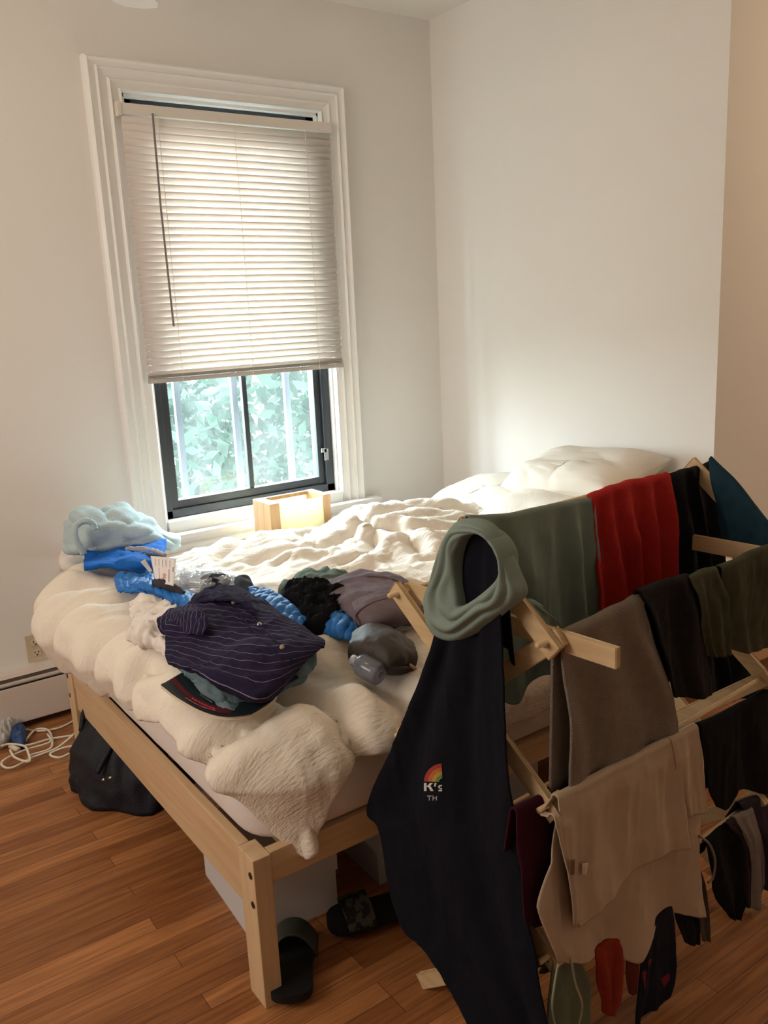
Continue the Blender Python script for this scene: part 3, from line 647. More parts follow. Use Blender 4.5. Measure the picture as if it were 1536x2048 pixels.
# royal blue t-shirt folded flat near the towel, with socks on it
bl = cloth('royal_blue_jersey', (.012, .11, .42), 500, .15, .4)
o = sheet('folded_tshirt', [[(178, 1098, .045), (205, 1088, .055), (265, 1087, .055), (333, 1082, .06)], [(172, 1110, .05), (230, 1102, .06), (285, 1104, .06), (332, 1096, .055)], [(169, 1124, .042), (215, 1120, .052), (275, 1126, .052), (326, 1120, .048)], [(168, 1136, .02), (215, 1133, .026), (270, 1142, .026), (320, 1140, .024)]], bl, thick=.014, wr=.005, ws=16, seed=2)
setp(o, 'royal blue t-shirt folded flat in front of the pale blue towel', 't-shirt')
MB().tube([on(262, 1084, .05), on(285, 1084, .05)], .004, 8).build('care_label', M['sheet'], o)
gk = cloth('grey_sock_knit', (.34, .33, .34), 700, .2, .8); dk = cloth('charcoal_sock_knit', (.05, .045, .055), 700, .2, .8)
def sock(pts, r, m, label):
    c = catmull([on(*p) for p in pts], 26); rr = r*np.clip(np.sin(np.linspace(.25, math.pi-.25, 26))**.4, .2, 1)
    mb = MB(); mb.tube(c, list(rr), 14); o = mb.build('sock', m, None, True)
    for v_ in o.data.vertices: v_.co.z += .003*float(vnoise(np.array([v_.co.x*60, v_.co.y*60, 0])))
    return setp(o, label, 'sock')
sock([(252, 1098, .075), (280, 1099, .078), (305, 1103, .075), (330, 1110, .07)], .012, gk, 'light grey sock lying on top of the royal blue t-shirt')
sock([(252, 1106, .056), (280, 1110, .058), (305, 1114, .056), (322, 1118, .052)], .013, dk, 'charcoal sock rolled beneath the light grey sock')
sock([(306, 1164, .05), (325, 1168, .052), (348, 1176, .05), (368, 1188, .045)], .014, dk, 'dark sock lying on the bright blue puffer jacket')

# bright blue quilted jacket
def quilt(name, color):
    m = mat(name, color, .5, .3, bump=(70, .35, .004)); return m
pf = quilt('blue_puffer_nylon', (.016, .15, .48))
jk = thing('puffer_jacket', 'bright blue quilted puffer jacket partly under the navy shirt', 'jacket', on(420, 1200, .02))
def quilted(name, rows, n, seed, amp=.0065, nr=40, nc=110, th=.012):
    G = surf([[on(*p) for p in r] for r in rows], nr, nc); vv = np.linspace(0, 1, nc)[None, :]; uu = np.linspace(0, 1, nr)[:, None]
    N = gnormals(G); N *= np.where(N[..., 2:] < 0, -1, 1)
    q = amp*np.abs(np.sin(vv*n*math.pi+.5*np.sin(uu*4+seed)))**.6*np.sin(uu*math.pi)**.3+.003*ridge(np.stack([G[..., 0]*40, G[..., 1]*40, uu*0+vv*0+seed], -1), 2)
    return gridmesh(name, G+N*q[..., None], pf, jk, thick=th)
quilted('sleeve', [[(240, 1146, .03), (262, 1150, .03), (300, 1158, .03), (330, 1166, .03)], [(232, 1162, .02), (262, 1168, .03), (300, 1176, .03), (335, 1188, .02)], [(238, 1184, .008), (268, 1184, .012), (300, 1190, .012), (340, 1200, .01)]], 7, 1)
quilted('body', [[(295, 1145, .035), (330, 1168, .035), (372, 1186, .035), (400, 1200, .03)], [(290, 1168, .03), (325, 1186, .03), (362, 1205, .03), (395, 1222, .025)], [(298, 1178, .01), (335, 1205, .01), (358, 1222, .01), (385, 1240, .01)]], 8, 2)
quilted('body', [[(500, 1178, .045), (535, 1182, .045), (575, 1205, .04), (612, 1240, .03)], [(498, 1195, .03), (528, 1205, .035), (560, 1228, .035), (600, 1262, .02)], [(500, 1215, .01), (520, 1230, .01), (550, 1255, .01), (590, 1285, .01)]], 9, 3)
quilted('sleeve', [[(668, 1215, .03), (690, 1225, .03), (712, 1245, .02)], [(655, 1245, .025), (680, 1255, .03), (712, 1268, .015)], [(650, 1268, .008), (680, 1276, .01), (708, 1284, .006)]], 4, 4, .006)

# clear plastic bag of folded fabric with a paper label and tag
pl = bpy.data.materials.new('clear_plastic_film'); pl.use_nodes = True; nt = pl.node_tree; b0_ = nt.nodes['Principled BSDF']
trn = nt.nodes.new('ShaderNodeBsdfTransparent'); msx = nt.nodes.new('ShaderNodeMixShader'); msx.inputs[0].default_value = .13
b0_.inputs['Base Color'].default_value = (.9, .93, .97, 1); b0_.inputs['Roughness'].default_value = .12; b0_.inputs['Specular IOR Level'].default_value = .8
nt.links.new(trn.outputs[0], msx.inputs[1]); nt.links.new(b0_.outputs[0], msx.inputs[2]); nt.links.new(msx.outputs[0], nt.nodes['Material Output'].inputs[0])
bgt = thing('plastic_bag', 'clear plastic bag of folded striped fabric with a white paper label', 'plastic bag', on(400, 1170, .02))
sheet('folded_fabric', [[(362, 1150, .03), (400, 1144, .035), (440, 1148, .035), (480, 1158, .03)], [(360, 1172, .03), (400, 1168, .038), (445, 1170, .038), (488, 1176, .03)], [(366, 1192, .012), (400, 1196, .014), (445, 1198, .014), (484, 1194, .012)]], striped('pale_stripe', (.52, .53, .55), (.24, .26, .30), .009, .4, 1), bgt, thick=.010, wr=.002, seed=8)
sheet('film', [[(345, 1138, .03), (385, 1128, .045), (430, 1134, .045), (465, 1146, .035), (482, 1158, .015)], [(342, 1160, .04), (385, 1156, .055), (435, 1160, .055), (462, 1164, .045), (472, 1172, .015)], [(345, 1188, .03), (385, 1188, .04), (405, 1184, .04), (420, 1180, .03), (428, 1184, .01)], [(350, 1206, .005), (365, 1205, .006), (380, 1205, .006), (392, 1202, .006), (400, 1198, .005)]], pl, bgt, nr=90, nc=140, thick=.0012, wr=.007, ws=34, seed=5)
sheet('film', [[(334, 1140, .05), (350, 1130, .06), (368, 1138, .055)], [(332, 1165, .05), (350, 1160, .065), (372, 1168, .05)], [(336, 1200, .012), (352, 1208, .014), (372, 1208, .01)]], pl, bgt, nr=60, nc=60, thick=.0012, wr=.008, ws=45, seed=6)
def card(name, quad, m, parent, th=.0006, bow=.004, n=14):
    G = surf([[quad[0], quad[1]], [quad[3], quad[2]]], n, n); u_ = np.linspace(-1, 1, n)[None, :]; G = G+gnormals(G)*(bow*(1-u_*u_))[..., None]*np.ones((n, 1, 1))
    return gridmesh(name, G, m, parent, thick=th)
paper = mat('label_paper', (.74, .70, .70), .6, .2)
q4 = [on(301, 1112, .13), on(352, 1118, .125), on(347, 1172, .065), on(311, 1165, .06)]
lab = card('paper_label', q4, paper, bgt)
LBV = bvh(lab)
def onl(x, y): return onb(LBV, x, y, .0012, on(x, y, .09))
def strips(name, Q, m):
    mb = MB()
    for quad in Q: mb.bm.faces.new([mb.bm.verts.new(onl(x, y)) for x, y in quad])
    return mb.build(name, m, lab)
strips('label_print', [[(x, 1116+.12*(x-301)), (x+1.1, 1116+.12*(x-301)), (x+1.6, 1130+.12*(x-301)), (x+.5, 1130+.12*(x-301))] for x in (310, 317, 324, 331, 339)]+[[(337, 1138), (339, 1138), (338.5, 1164), (336.5, 1164)], [(345, 1134), (347.5, 1134), (347, 1144), (344.5, 1144)], [(317, 1136), (318, 1136), (320, 1162), (319, 1162)]], mat('label_ink', (.30, .28, .29), .6))
strips('label_stamp', [[(325, 1148), (329, 1146), (333, 1150), (327, 1156)], [(322, 1156), (331, 1153), (332, 1156), (324, 1159)]], mat('faded_red_ink', (.55, .30, .30), .6))
card('paper_tag', [on(281, 1124, .09), on(290, 1118, .095), on(305, 1142, .07), on(300, 1146, .065)], paper, bgt, bow=.001)

# navy pin-striped shirt folded on the jeans, jeans on the book
def slab(name, outline, h0, h1, m, parent, n=60):
    z = top_z(-2.05, -1.75)
    P = [on(x, y, h1) for x, y in outline]; zz = np.mean([p[2] for p in P]); A_ = np.array(P); c = A_.mean(0)
    X = np.c_[A_[:, :2], np.ones(len(A_))]; k = np.linalg.lstsq(X, A_[:, 2], rcond=None)[0]
    r = []
    for (x, y) in outline:
        d = ray(x, y); t_ = (k[2]+k[0]*CAM[0]+k[1]*CAM[1]-CAM[2])/(d[2]-k[0]*d[0]-k[1]*d[1]); r.append(CAM+d*t_)
    r = catmull(r, n, closed=True); mb = MB(); mb.prism([tuple(p-np.array([0, 0, h1-h0])) for p in r], ((0, 0, 0), (0, 0, h1-h0)))
    return mb.build(name, m, parent), k
bk = thing('book', 'dark softcover book with red print under the folded jeans', 'book', on(420, 1400, .02))
cov = [(322, 1368), (326, 1367), (362, 1346), (366, 1345), (430, 1318), (520, 1350), (555, 1385), (510, 1422), (480, 1429), (455, 1431), (430, 1428), (400, 1418), (370, 1402), (345, 1386), (330, 1374)]
pg_o, _k = slab('pages', [(x-.8, y+1.0) for x, y in cov], .022, .032, mat('page_edges', (.66, .58, .46), .8), bk)
cv_o, kk = slab('cover', cov, .0325, .036, mat('dark_teal_cover', (.010, .017, .022), .35, .4), bk)
def onpl(px, py, lift=0):
    d = ray(px, py); t_ = (kk[2]+lift+kk[0]*CAM[0]+kk[1]*CAM[1]-CAM[2])/(d[2]-kk[0]*d[0]-kk[1]*d[1]); return CAM+d*t_
def polyband(name, pxs, m, parent, lift=.0008):
    mb = MB()
    for quad in pxs: mb.bm.faces.new([mb.bm.verts.new(onpl(x, y, lift)) for x, y in quad])
    return mb.build(name, m, parent)
redband = [(341, 1359), (349, 1354), (372, 1380), (392, 1397), (425, 1411), (462, 1419), (463, 1427), (440, 1426), (412, 1416), (384, 1400), (362, 1383)]
polyband('red_band', [redband], mat('dark_red_print', (.085, .010, .016), .4), bk)
rs = np.random.RandomState(3)
def scribble(x0, y0, x1, y1, h, n, sag=0):
    Q = []
    for i in range(n):
        t0 = i/n; t1 = (i+.45+.4*rs.rand())/n
        f = lambda t: (x0+(x1-x0)*t, y0+(y1-y0)*t+sag*math.sin(math.pi*t))
        (a, b_), (c, d) = f(t0), f(t1); hh = h*(.6+.5*rs.rand()); Q.append([(a, b_), (c, d), (c-.5, d+hh), (a-.5, b_+hh)])
    return Q
polyband('title_print', scribble(384, 1395, 430, 1416, 2.2, 16, 2)+scribble(371, 1394, 432, 1420, 2.2, 21, 4), mat('red_print', (.60, .09, .11), .5), bk, .0012)
polyband('title_print', scribble(400, 1388, 425, 1404, 2.2, 9, 0), mat('grey_print', (.30, .33, .34), .5), bk, .0012)

dn = mat('light_wash_denim', (.13, .19, .215), .9, .15, bump=(350, .5, .002), var=(22, .45))
jn = thing('folded_jeans', 'faded light wash jeans folded under the navy striped shirt', 'jeans', on(480, 1350, .03))
sheet('leg', [[(350, 1290, .05), (430, 1290, .05), (540, 1290, .05), (628, 1300, .045)], [(342, 1315, .045), (420, 1340, .05), (530, 1345, .05), (632, 1328, .035)], [(355, 1330, .035), (415, 1362, .042), (520, 1378, .042), (612, 1352, .03)], [(368, 1340, .03), (415, 1372, .03), (520, 1386, .03), (600, 1364, .02)]], dn, jn, thick=.012, wr=.004, ws=26, seed=4)
sheet('leg', [[(330, 1275, .05), (420, 1320, .05), (540, 1350, .045)], [(345, 1325, .04), (415, 1365, .045), (520, 1385, .04)], [(378, 1350, .035), (425, 1392, .04), (505, 1405, .03)], [(400, 1368, .032), (440, 1400, .034), (500, 1412, .022)], [(425, 1392, .03), (466, 1424, .03), (500, 1414, .018)]], dn, jn, thick=.010, wr=.004, ws=26, seed=5)
mb = MB(); mb.tube(catmull([on(420, 1366, .058), on(500, 1384, .056), on(560, 1376, .048), on(610, 1352, .04)], 40), .0016, 6); setp(mb.build('stitching', mat('denim_seam', (.06, .09, .11), .9), jn), None)
st = striped('navy_pinstripe', (.017, .013, .042), (.24, .22, .30), .030, .045, 1)
st2 = striped('navy_pinstripe_cuff', (.017, .013, .042), (.24, .22, .30), .018, .06, 0)
sh = thing('folded_shirt', 'navy pinstriped button shirt folded on top of the jeans', 'shirt', on(480, 1260, .07))
sheet('body', [[(408, 1188, .06), (440, 1174, .085), (478, 1178, .088), (520, 1200, .082), (556, 1222, .075)], [(385, 1212, .075), (430, 1208, .088), (500, 1220, .092), (560, 1235, .088), (602, 1254, .07)], [(338, 1242, .075), (400, 1250, .085), (490, 1258, .092), (570, 1262, .09), (648, 1284, .07)], [(330, 1276, .075), (400, 1288, .082), (485, 1302, .088), (570, 1302, .085), (640, 1298, .065)], [(334, 1304, .072), (390, 1320, .08), (470, 1342, .084), (545, 1348, .08), (612, 1318, .065)], [(338, 1318, .066), (400, 1340, .076), (462, 1368, .080), (524, 1390, .075), (590, 1342, .06)], [(340, 1324, .055), (402, 1350, .058), (462, 1380, .06), (524, 1399, .055), (592, 1350, .045)], [(344, 1324, .046), (404, 1350, .046), (462, 1380, .046), (522, 1398, .044), (588, 1350, .036)]], st, sh, nr=130, nc=120, thick=.006, wr=.0045, ws=13, seed=6)
sheet('sleeve', [[(322, 1232, .07), (350, 1217, .085), (385, 1214, .10), (412, 1222, .11)], [(316, 1240, .06), (350, 1228, .085), (385, 1228, .105), (415, 1240, .115)], [(322, 1256, .05), (350, 1252, .075), (385, 1254, .10), (414, 1258, .11)], [(332, 1268, .045), (355, 1268, .065), (385, 1268, .09), (410, 1266, .10)]], st2, sh, nr=40, nc=50, thick=.006, wr=.004, ws=26, seed=7)
sheet('collar', [[(385, 1205, .07), (398, 1188, .08), (430, 1176, .09), (465, 1174, .098), (490, 1190, .10)], [(378, 1212, .07), (392, 1198, .088), (430, 1188, .102), (470, 1188, .112), (502, 1206, .11)], [(385, 1218, .075), (400, 1208, .09), (435, 1203, .106), (470, 1203, .114), (515, 1226, .11)]], mat('navy_collar', (.015, .012, .036), .9, .15, bump=(300, .4, .002)), sh, nr=36, nc=60, thick=.007, wr=.004, ws=30, seed=9)
0 and sheet('collar', [[(380, 1214, .078), (388, 1195, .088), (405, 1183, .098), (420, 1200, .11), (428, 1215, .112)], [(384, 1216, .078), (395, 1205, .092), (410, 1202, .104), (420, 1212, .112), (424, 1220, .112)]], M['dark'], sh, nr=12, nc=30, thick=.002, wr=.001, seed=9)
SB = None
for o_ in sh.children:
    if o_.name.startswith('body'): SB = bvh(o_)
SPL = [(463, 1186), (490, 1215), (520, 1250), (555, 1285), (585, 1322)]
c_ = catmull([list(onb(SB, x, y, .003)) for x, y in SPL], 50)
mb = MB(); mb.tube(c_, .0022, 6); mb.build('placket_edge', st, sh, True)
c_ = catmull([list(onb(SB, x-16, y+8, .003)) for x, y in SPL], 50)
mb = MB(); mb.tube(c_, .0018, 6); mb.build('placket_edge', st, sh, True)
for (x, y), m in zip([(467, 1204), (519, 1249), (564, 1294)], [mat('copper_button', (.42, .25, .17), .3, .5), mat('pearl_button', (.62, .60, .58), .25, .6), mat('olive_button', (.30, .25, .15), .3, .5)]):
    p = onb(SB, x, y, .006 if y > 1210 else .035); d = -ray(x, y); d /= np.linalg.norm(d); d = (d+np.array([0, 0, .8])); d /= np.linalg.norm(d)
    MB().tube([p-d*.002, p+d*.0015], [.0062, .0058], 18).build('button', m, sh, True)

# caps behind the shirt collar
setp(pile('cap', [(392, 1190), (402, 1176), (430, 1169), (458, 1172), (474, 1186), (450, 1205), (405, 1208)], .055, cloth('black_cotton', (.008, .008, .010), 500), seed=12, wr=.002, power=2.2), 'black cap poking up behind the navy shirt collar', 'cap')
setp(pile('cap', [(462, 1180), (470, 1170), (490, 1168), (508, 1180), (510, 1200), (480, 1206)], .05, cloth('grey_cotton', (.045, .05, .065), 500), seed=13, wr=.002, power=2.2), 'dark grey cap beside the black cap behind the shirt', 'cap')
# white t-shirt crumpled left of the shirt
wt = cloth('white_jersey', (.74, .68, .64), 400, .03, .25)
setp(sheet('tshirt', [[(262, 1212, .015), (290, 1196, .03), (330, 1205, .04), (370, 1225, .04)], [(266, 1238, .015), (290, 1236, .03), (325, 1245, .035), (350, 1262, .03)], [(268, 1262, .01), (295, 1262, .028), (318, 1262, .03), (340, 1280, .03)], [(266, 1278, .005), (300, 1282, .02), (325, 1290, .025), (345, 1310, .02)], [(300, 1290, .005), (318, 1300, .01), (332, 1306, .01), (342, 1316, .008)]], wt, thick=.006, wr=.012, ws=19, seed=15), 'crumpled white t-shirt sticking out left of the navy striped shirt', 't-shirt')
# black, green and mauve garments right of the shirt
setp(pile('garment', [(555, 1196), (590, 1168), (640, 1158), (690, 1158), (700, 1170), (660, 1192), (600, 1208)], .045, cloth('dark_sage_cotton', (.11, .15, .125), 500), seed=16, wr=.004, ws=20), 'dark sage green garment behind the black clothes', 'garment')
bkm = cloth('black_knit', (.006, .006, .008), 400, .3, .6)
setp(pile('trousers', [(560, 1205), (590, 1188), (625, 1186), (665, 1195), (705, 1212), (700, 1235), (690, 1268), (640, 1275), (605, 1262), (580, 1232)], .055, bkm, seed=17, wr=.012, ws=22, aniso=(1, 2)), 'black trousers heaped between the navy shirt and mauve sweater', 'trousers')
mv = cloth('mauve_fleece', (.155, .120, .135), 900, .35, .7, .002)
sw = thing('fleece_sweater', 'mauve grey fleece sweater crumpled beside the rack', 'sweater', on(740, 1200, .03))
sheet('body', [[(618, 1188, .02), (660, 1165, .04), (720, 1148, .05), (780, 1150, .05), (830, 1178, .04)], [(640, 1195, .03), (690, 1185, .055), (740, 1175, .065), (795, 1180, .06), (850, 1200, .04)], [(668, 1205, .03), (700, 1210, .05), (750, 1205, .06), (810, 1200, .055), (862, 1225, .03)], [(690, 1225, .02), (715, 1240, .035), (750, 1240, .04), (800, 1235, .035), (865, 1240, .01)], [(705, 1245, .008), (730, 1262, .01), (765, 1258, .012), (790, 1248, .01), (865, 1246, .004)]], mv, sw, nr=80, nc=90, thick=.012, wr=.008, ws=8, seed=18)
mb = MB(); mb.tube(catmull([on(*p) for p in [(722, 1262, .03), (711, 1244, .06), (712, 1228, .072), (735, 1210, .088), (770, 1198, .090), (810, 1203, .082), (848, 1220, .06)]], 60), .003, 8); mb.build('cuff_seam', mv, sw, True)
mb = MB(); mb.tube(catmull([on(*p) for p in [(668, 1186, .05), (672, 1170, .062), (700, 1158, .068), (745, 1152, .07), (790, 1158, .066), (826, 1176, .055)]], 60), .0035, 8); mb.build('hem_fold', mv, sw, True)
sheet('sleeve', [[(706, 1212, .05), (735, 1195, .065), (780, 1188, .07), (830, 1200, .05)], [(712, 1228, .05), (745, 1215, .065), (790, 1208, .065), (840, 1215, .045)], [(716, 1245, .035), (745, 1240, .05), (785, 1232, .05), (835, 1228, .03)], [(728, 1262, .015), (752, 1258, .025), (782, 1248, .025), (812, 1240, .02)]], mv, sw, nr=50, nc=70, thick=.016, wr=.005, ws=9, offs=.014, seed=19)

# leather pouch and clear bottle
lea = mat('brown_leather', (.036, .028, .022), .55, .3, bump=(230, .6, .0015))
po = thing('toiletry_pouch', 'dark brown leather toiletry pouch lying on the duvet', 'pouch', on(765, 1310, .03))
sheet('body', [[(712, 1262, .02), (738, 1252, .03), (785, 1262, .03), (815, 1280, .02)], [(706, 1268, .045), (742, 1250, .065), (790, 1264, .065), (824, 1288, .045)], [(701, 1288, .045), (738, 1278, .072), (788, 1292, .072), (829, 1302, .045)], [(699, 1308, .032), (735, 1310, .052), (785, 1328, .052), (833, 1318, .036)], [(702, 1325, .012), (735, 1332, .018), (780, 1343, .02), (826, 1340, .014)], [(710, 1328, .002), (738, 1335, .003), (778, 1345, .003), (820, 1342, .002)]], lea, po, nr=60, nc=60, thick=.006, wr=.0025, ws=22, seed=21)
zp = [(702, 1306, .030), (730, 1312, .045), (765, 1325, .050), (800, 1334, .042), (826, 1334, .028)]
mb = MB(); mb.tube(catmull([on(*p) for p in zp], 40), .0028, 8); mb.build('zipper', mat('zipper_tape', (.07, .05, .035), .5), po, True)
mb = MB(); mb.tube([on(818, 1328, .035), on(822, 1331, .036), on(826, 1334, .034)], .0035, 8); mb.tube([on(824, 1332, .034), on(831, 1338, .026)], [.0035, .005], 8); setp(mb.build('zip_pull', mat('tan_leather', (.42, .27, .17), .5), po, True), 'tan leather zip pull')
bo = thing('clear_bottle', 'small clear plastic bottle in front of the leather pouch', 'bottle', on(745, 1345, .03))
gm = bpy.data.materials.new('clear_bottle_plastic'); gm.use_nodes = True; nt = gm.node_tree; pb = nt.nodes['Principled BSDF']; pb.inputs['Base Color'].default_value = (.30, .32, .38, 1); pb.inputs['Roughness'].default_value = .08; pb.inputs['Specular IOR Level'].default_value = .8
tb = nt.nodes.new('ShaderNodeBsdfTransparent'); tb.inputs[0].default_value = (.62, .64, .72, 1); mx_ = nt.nodes.new('ShaderNodeMixShader'); mx_.inputs[0].default_value = .40
nt.links.new(tb.outputs[0], mx_.inputs[1]); nt.links.new(pb.outputs[0], mx_.inputs[2]); nt.links.new(mx_.outputs[0], nt.nodes['Material Output'].inputs[0])
pa, pb_ = on(718, 1326, .040), on(762, 1350, .034); dd = (pb_-pa)/np.linalg.norm(pb_-pa); Lb = np.linalg.norm(pb_-pa)
MB().tube([pa, pa+dd*.012, pb_-dd*.006, pb_-dd*.002, pb_], [.024, .029, .029, .027, .02], 28).build('bottle_body', gm, bo, True)
MB().tube([pa-dd*.022, pa], [.013, .013], 20).build('cap', mat('grey_cap', (.35, .35, .38), .4), bo, True)
MB().tube([pb_-dd*.001, pb_+dd*.0012], [.009, .008], 20).build('base_ring', gm, bo, True)

# ================================================================== floor things
ex = thing('extension_cord', 'white extension cord coiled on the floor beside the bed leg', 'extension cord', onz(70, 1500, 0))
loops = [[(150, 1440), (120, 1455), (80, 1462), (45, 1458)], [(150, 1470), (100, 1478), (50, 1490), (70, 1460), (98, 1462), (102, 1495), (60, 1510)],
         [(150, 1466), (135, 1480), (110, 1498), (65, 1515), (25, 1535), (5, 1532), (8, 1520), (50, 1500), (100, 1484), (95, 1468)], [(152, 1500), (120, 1515), (100, 1508), (130, 1495), (155, 1492)], [(20, 1500), (30, 1515), (58, 1523), (56, 1505), (48, 1492), (20, 1488), (2, 1492)]]
for i, l in enumerate(loops):
    c_ = catmull([onz(x, y, .006+.006*i) for x, y in l], 60); MB().tube(c_, .0042, 8).build('cable', M['cord'], ex, True)
p0_, p1_ = onz(20, 1492, .02), onz(36, 1500, .02); MB().tube([p0_, p1_], [.008, .011], 12).build('plug', M['cord'], ex, True)
def lump(name, outline, z0, h, m, label=None, cat=None, parent=None, seed=0, wr=.01, ws=14, power=3, group=None):
    """a heap on the floor: outline in pixels at height z0"""
    nth, nr = 90, 22; O = catmull([onz(x, y, z0) for x, y in outline], nth, closed=True); c = O.mean(0); G = np.empty((nr+1, nth, 3)); G[0] = c+(O-c)*.05
    for i, r in enumerate(np.linspace(1, .004, nr)):
        P = c+(O-c)*r; q = np.stack([P[:, 0]*ws+seed, P[:, 1]*ws, P[:, 0]*0+seed], 1); nz = ridge(q, 2); P[:, 2] = z0+h*(1-r**power)**(1/power)+wr*nz*min(1, 2*(1-r)); G[i+1] = P
    return setp(gridmesh(name, G, m, parent, thick=.001, wrap=True), label, cat, group)
lump('plastic_wrap', [(22, 1478), (35, 1462), (50, 1460), (54, 1480), (48, 1498), (28, 1495)], .003, .04, mat('blue_plastic', (.03, .07, .18), .5), 'crumpled blue and white plastic wrap on the floor by the heater', 'wrapper', seed=4, wr=.012, ws=40)
lump('plastic_scrap', [(0, 1480), (14, 1466), (36, 1458), (48, 1464), (32, 1478), (10, 1496), (-8, 1500)], .003, .055, mat('white_plastic', (.52, .50, .49), .4), 'crumpled grey white plastic scrap lying on the blue wrapper', 'scrap', seed=6, wr=.02, ws=60)

# duffel bag under the foot of the bed
dbm = mat('black_duffel_nylon', (.010, .012, .018), .6, .3, bump=(160, .5, .003))
db = thing('duffel_bag', 'black nylon duffel bag on the floor under the bed foot', 'bag', onz(230, 1560, 0))
def bag():
    O = catmull([(-2.20, -.63, 0), (-2.06, -.60, 0), (-1.93, -.70, 0), (-1.90, -.90, 0), (-1.98, -1.0, 0), (-2.12, -.95, 0), (-2.215, -.80, 0)], 90, closed=True); c = O.mean(0); G = np.empty((34, 90, 3)); G[0] = c+(O-c)*.05
    G[0, :, 2] = .003
    for i, s_ in enumerate(np.linspace(0, 1, 33)):
        r = (1-max(0, s_-.35)**2*1.35)*1.0; r = max(r, .02); P = c+(O-c)*(r if s_ < .92 else r*(1-s_)/.08+.002); P[:, 2] = .003+.27*min(1, s_/.92)**.9; P[:, 0] += .06*s_; P[:, 1] += .03*s_
        q = np.stack([P[:, 0]*11, P[:, 1]*11, P[:, 2]*11], 1); P += ((P-c)*.10*ridge(q, 2)[:, None])*np.array([1, 1, 0]); G[i+1] = P
    return G
gridmesh('body', bag(), dbm, db, thick=.002, wrap=True)
mb = MB(); mb.tube(catmull([(-2.17, -.66, .20), (-2.13, -.62, .26), (-2.06, -.70, .28), (-2.10, -.84, .24), (-2.19, -.88, .14)], 40), .009, 8); mb.build('strap', dbm, db, True)
mb = MB(); a_, b_ = onx(205, 1560, -2.20), onx(222, 1555, -2.20); mb.tube([a_, a_+(b_-a_)*.2], .004, 8); mb.build('buckle', M['chrome'], db, True); mb = MB(); mb.tube([a_+(b_-a_)*.75, b_], .004, 8); mb.build('buckle', M['chrome'], db, True)

# white storage boxes under the bed
wb = mat('white_box', (.58, .57, .57), .6, .2)
bx = thing('storage_box', 'white storage box on the floor behind the near bed leg', 'box', (-1.98, -1.66, 0))
def qbox(name, pts, z0, z1, m, parent=None, bev=.003):
    mb = MB(); mb.prism([tuple(np.array([p[0], p[1], 0])) for p in pts], ((0, 0, z0), (0, 0, z1))); return mb.build(name, m, parent)
e1 = np.array([.17, -.03]); c0 = np.array([-2.075, -1.745]); d1 = np.array([.245, -.02]); d2 = np.array([.02, .34])
qbox('box_body', [c0, c0+d1, c0+d1+d2, c0+d2], .0, .115, wb, bx)
qbox('lid', [c0-d1*.015-d2*.01, c0+d1*1.02-d2*.01, c0+d1*1.02+d2*1.02, c0-d1*.015+d2*1.02], .116, .19, wb, bx)
c0 = np.array([-1.69, -1.76]); d1 = np.array([.62, .0]); d2 = np.array([.02, .5])
bx2 = thing('storage_bin', 'large grey white bin under the middle of the bed', 'bin', (-1.5, -1.5, 0))
qbox('bin_body', [c0, c0+d1, c0+d1+d2, c0+d2], .0, .22, mat('grey_bin', (.40, .40, .41), .6), bx2); qbox('lid', [c0-d1*.01-d2*.02, c0+d1*1.01-d2*.02, c0+d1*1.01+d2*1.02, c0-d1*.01+d2*1.02], .221, .25, mat('bin_lid', (.42, .42, .43), .6), bx2)
c0 = np.array([-1.02, -1.92]); setp(qbox('flat_case', [c0, c0+[.30, .0], c0+[.30, .18], c0+[0, .18]], .0, .035, M['dark']), 'flat black case on the floor under the bed side', 'case')

# slide sandals
def slide(name, heel, toe, wdt, label, strapm, zt=.03):
    h, t_ = np.array(heel), np.array(toe); L_ = np.linalg.norm(t_-h); d = (t_-h)/L_; s_ = np.array([-d[1], d[0], 0]); th = thing('slide_sandal', label, 'sandal', (h+t_)/2)
    prof = [(0, .0), (.03, .62), (.12, .86), (.30, .86), (.5, .84), (.72, 1.0), (.88, .9), (.97, .55), (1, 0)]
    def out(sc):
        l = [h+d*L_*a+s_*wdt/2*b_*sc for a, b_ in prof]+[h+d*L_*a-s_*wdt/2*b_*sc for a, b_ in prof[-2:0:-1]]; return catmull(l, 64, closed=True)
    O = out(1); mb = MB(); mb.prism([tuple(p) for p in O], ((0, 0, .0), (0, 0, zt*.7))); mb.build('outsole', M['dark'], th)
    c = O.mean(0); G = np.empty((12, 64, 3))
    for i, r in enumerate(np.linspace(1, .01, 12)): G[i] = c+(O-c)*r*.98; G[i, :, 2] = zt*.7+.010*(r**6)+.002
    gridmesh('footbed', G, cloth('sandal_footbed', (.012, .013, .014), 300), th, thick=.004, wrap=True)
    nr, nc = 16, 30; G = np.empty((nr, nc, 3))
    for i, a in enumerate(np.linspace(.52, .82, nr)):
        for j, b_ in enumerate(np.linspace(-1, 1, nc)): G[i, j] = h+d*L_*(a+.04*(1-b_*b_))+s_*wdt/2*b_*1.03+np.array([0, 0, zt*.5+.052*(1-abs(b_)**2.4)*(1.1-.5*(a-.52))])
    gridmesh('strap', G, strapm, th, thick=.006)
    return th
p1, p2 = onz(582, 2008, .02), onz(590, 1862, .02)
slide('slide_sandal', p1, p2, .115, 'black slide sandal beside the near bed leg', mat('dark_olive_strap', (.03, .035, .025), .6))
camo = mat('camo_strap', (.04, .045, .035), .7); nt = camo.node_tree; tcn = nt.nodes.new('ShaderNodeTexCoord'); n_ = nt.nodes.new('ShaderNodeTexNoise'); n_.inputs['Scale'].default_value = 45; cr = nt.nodes.new('ShaderNodeValToRGB'); cr.color_ramp.interpolation = 'CONSTANT'
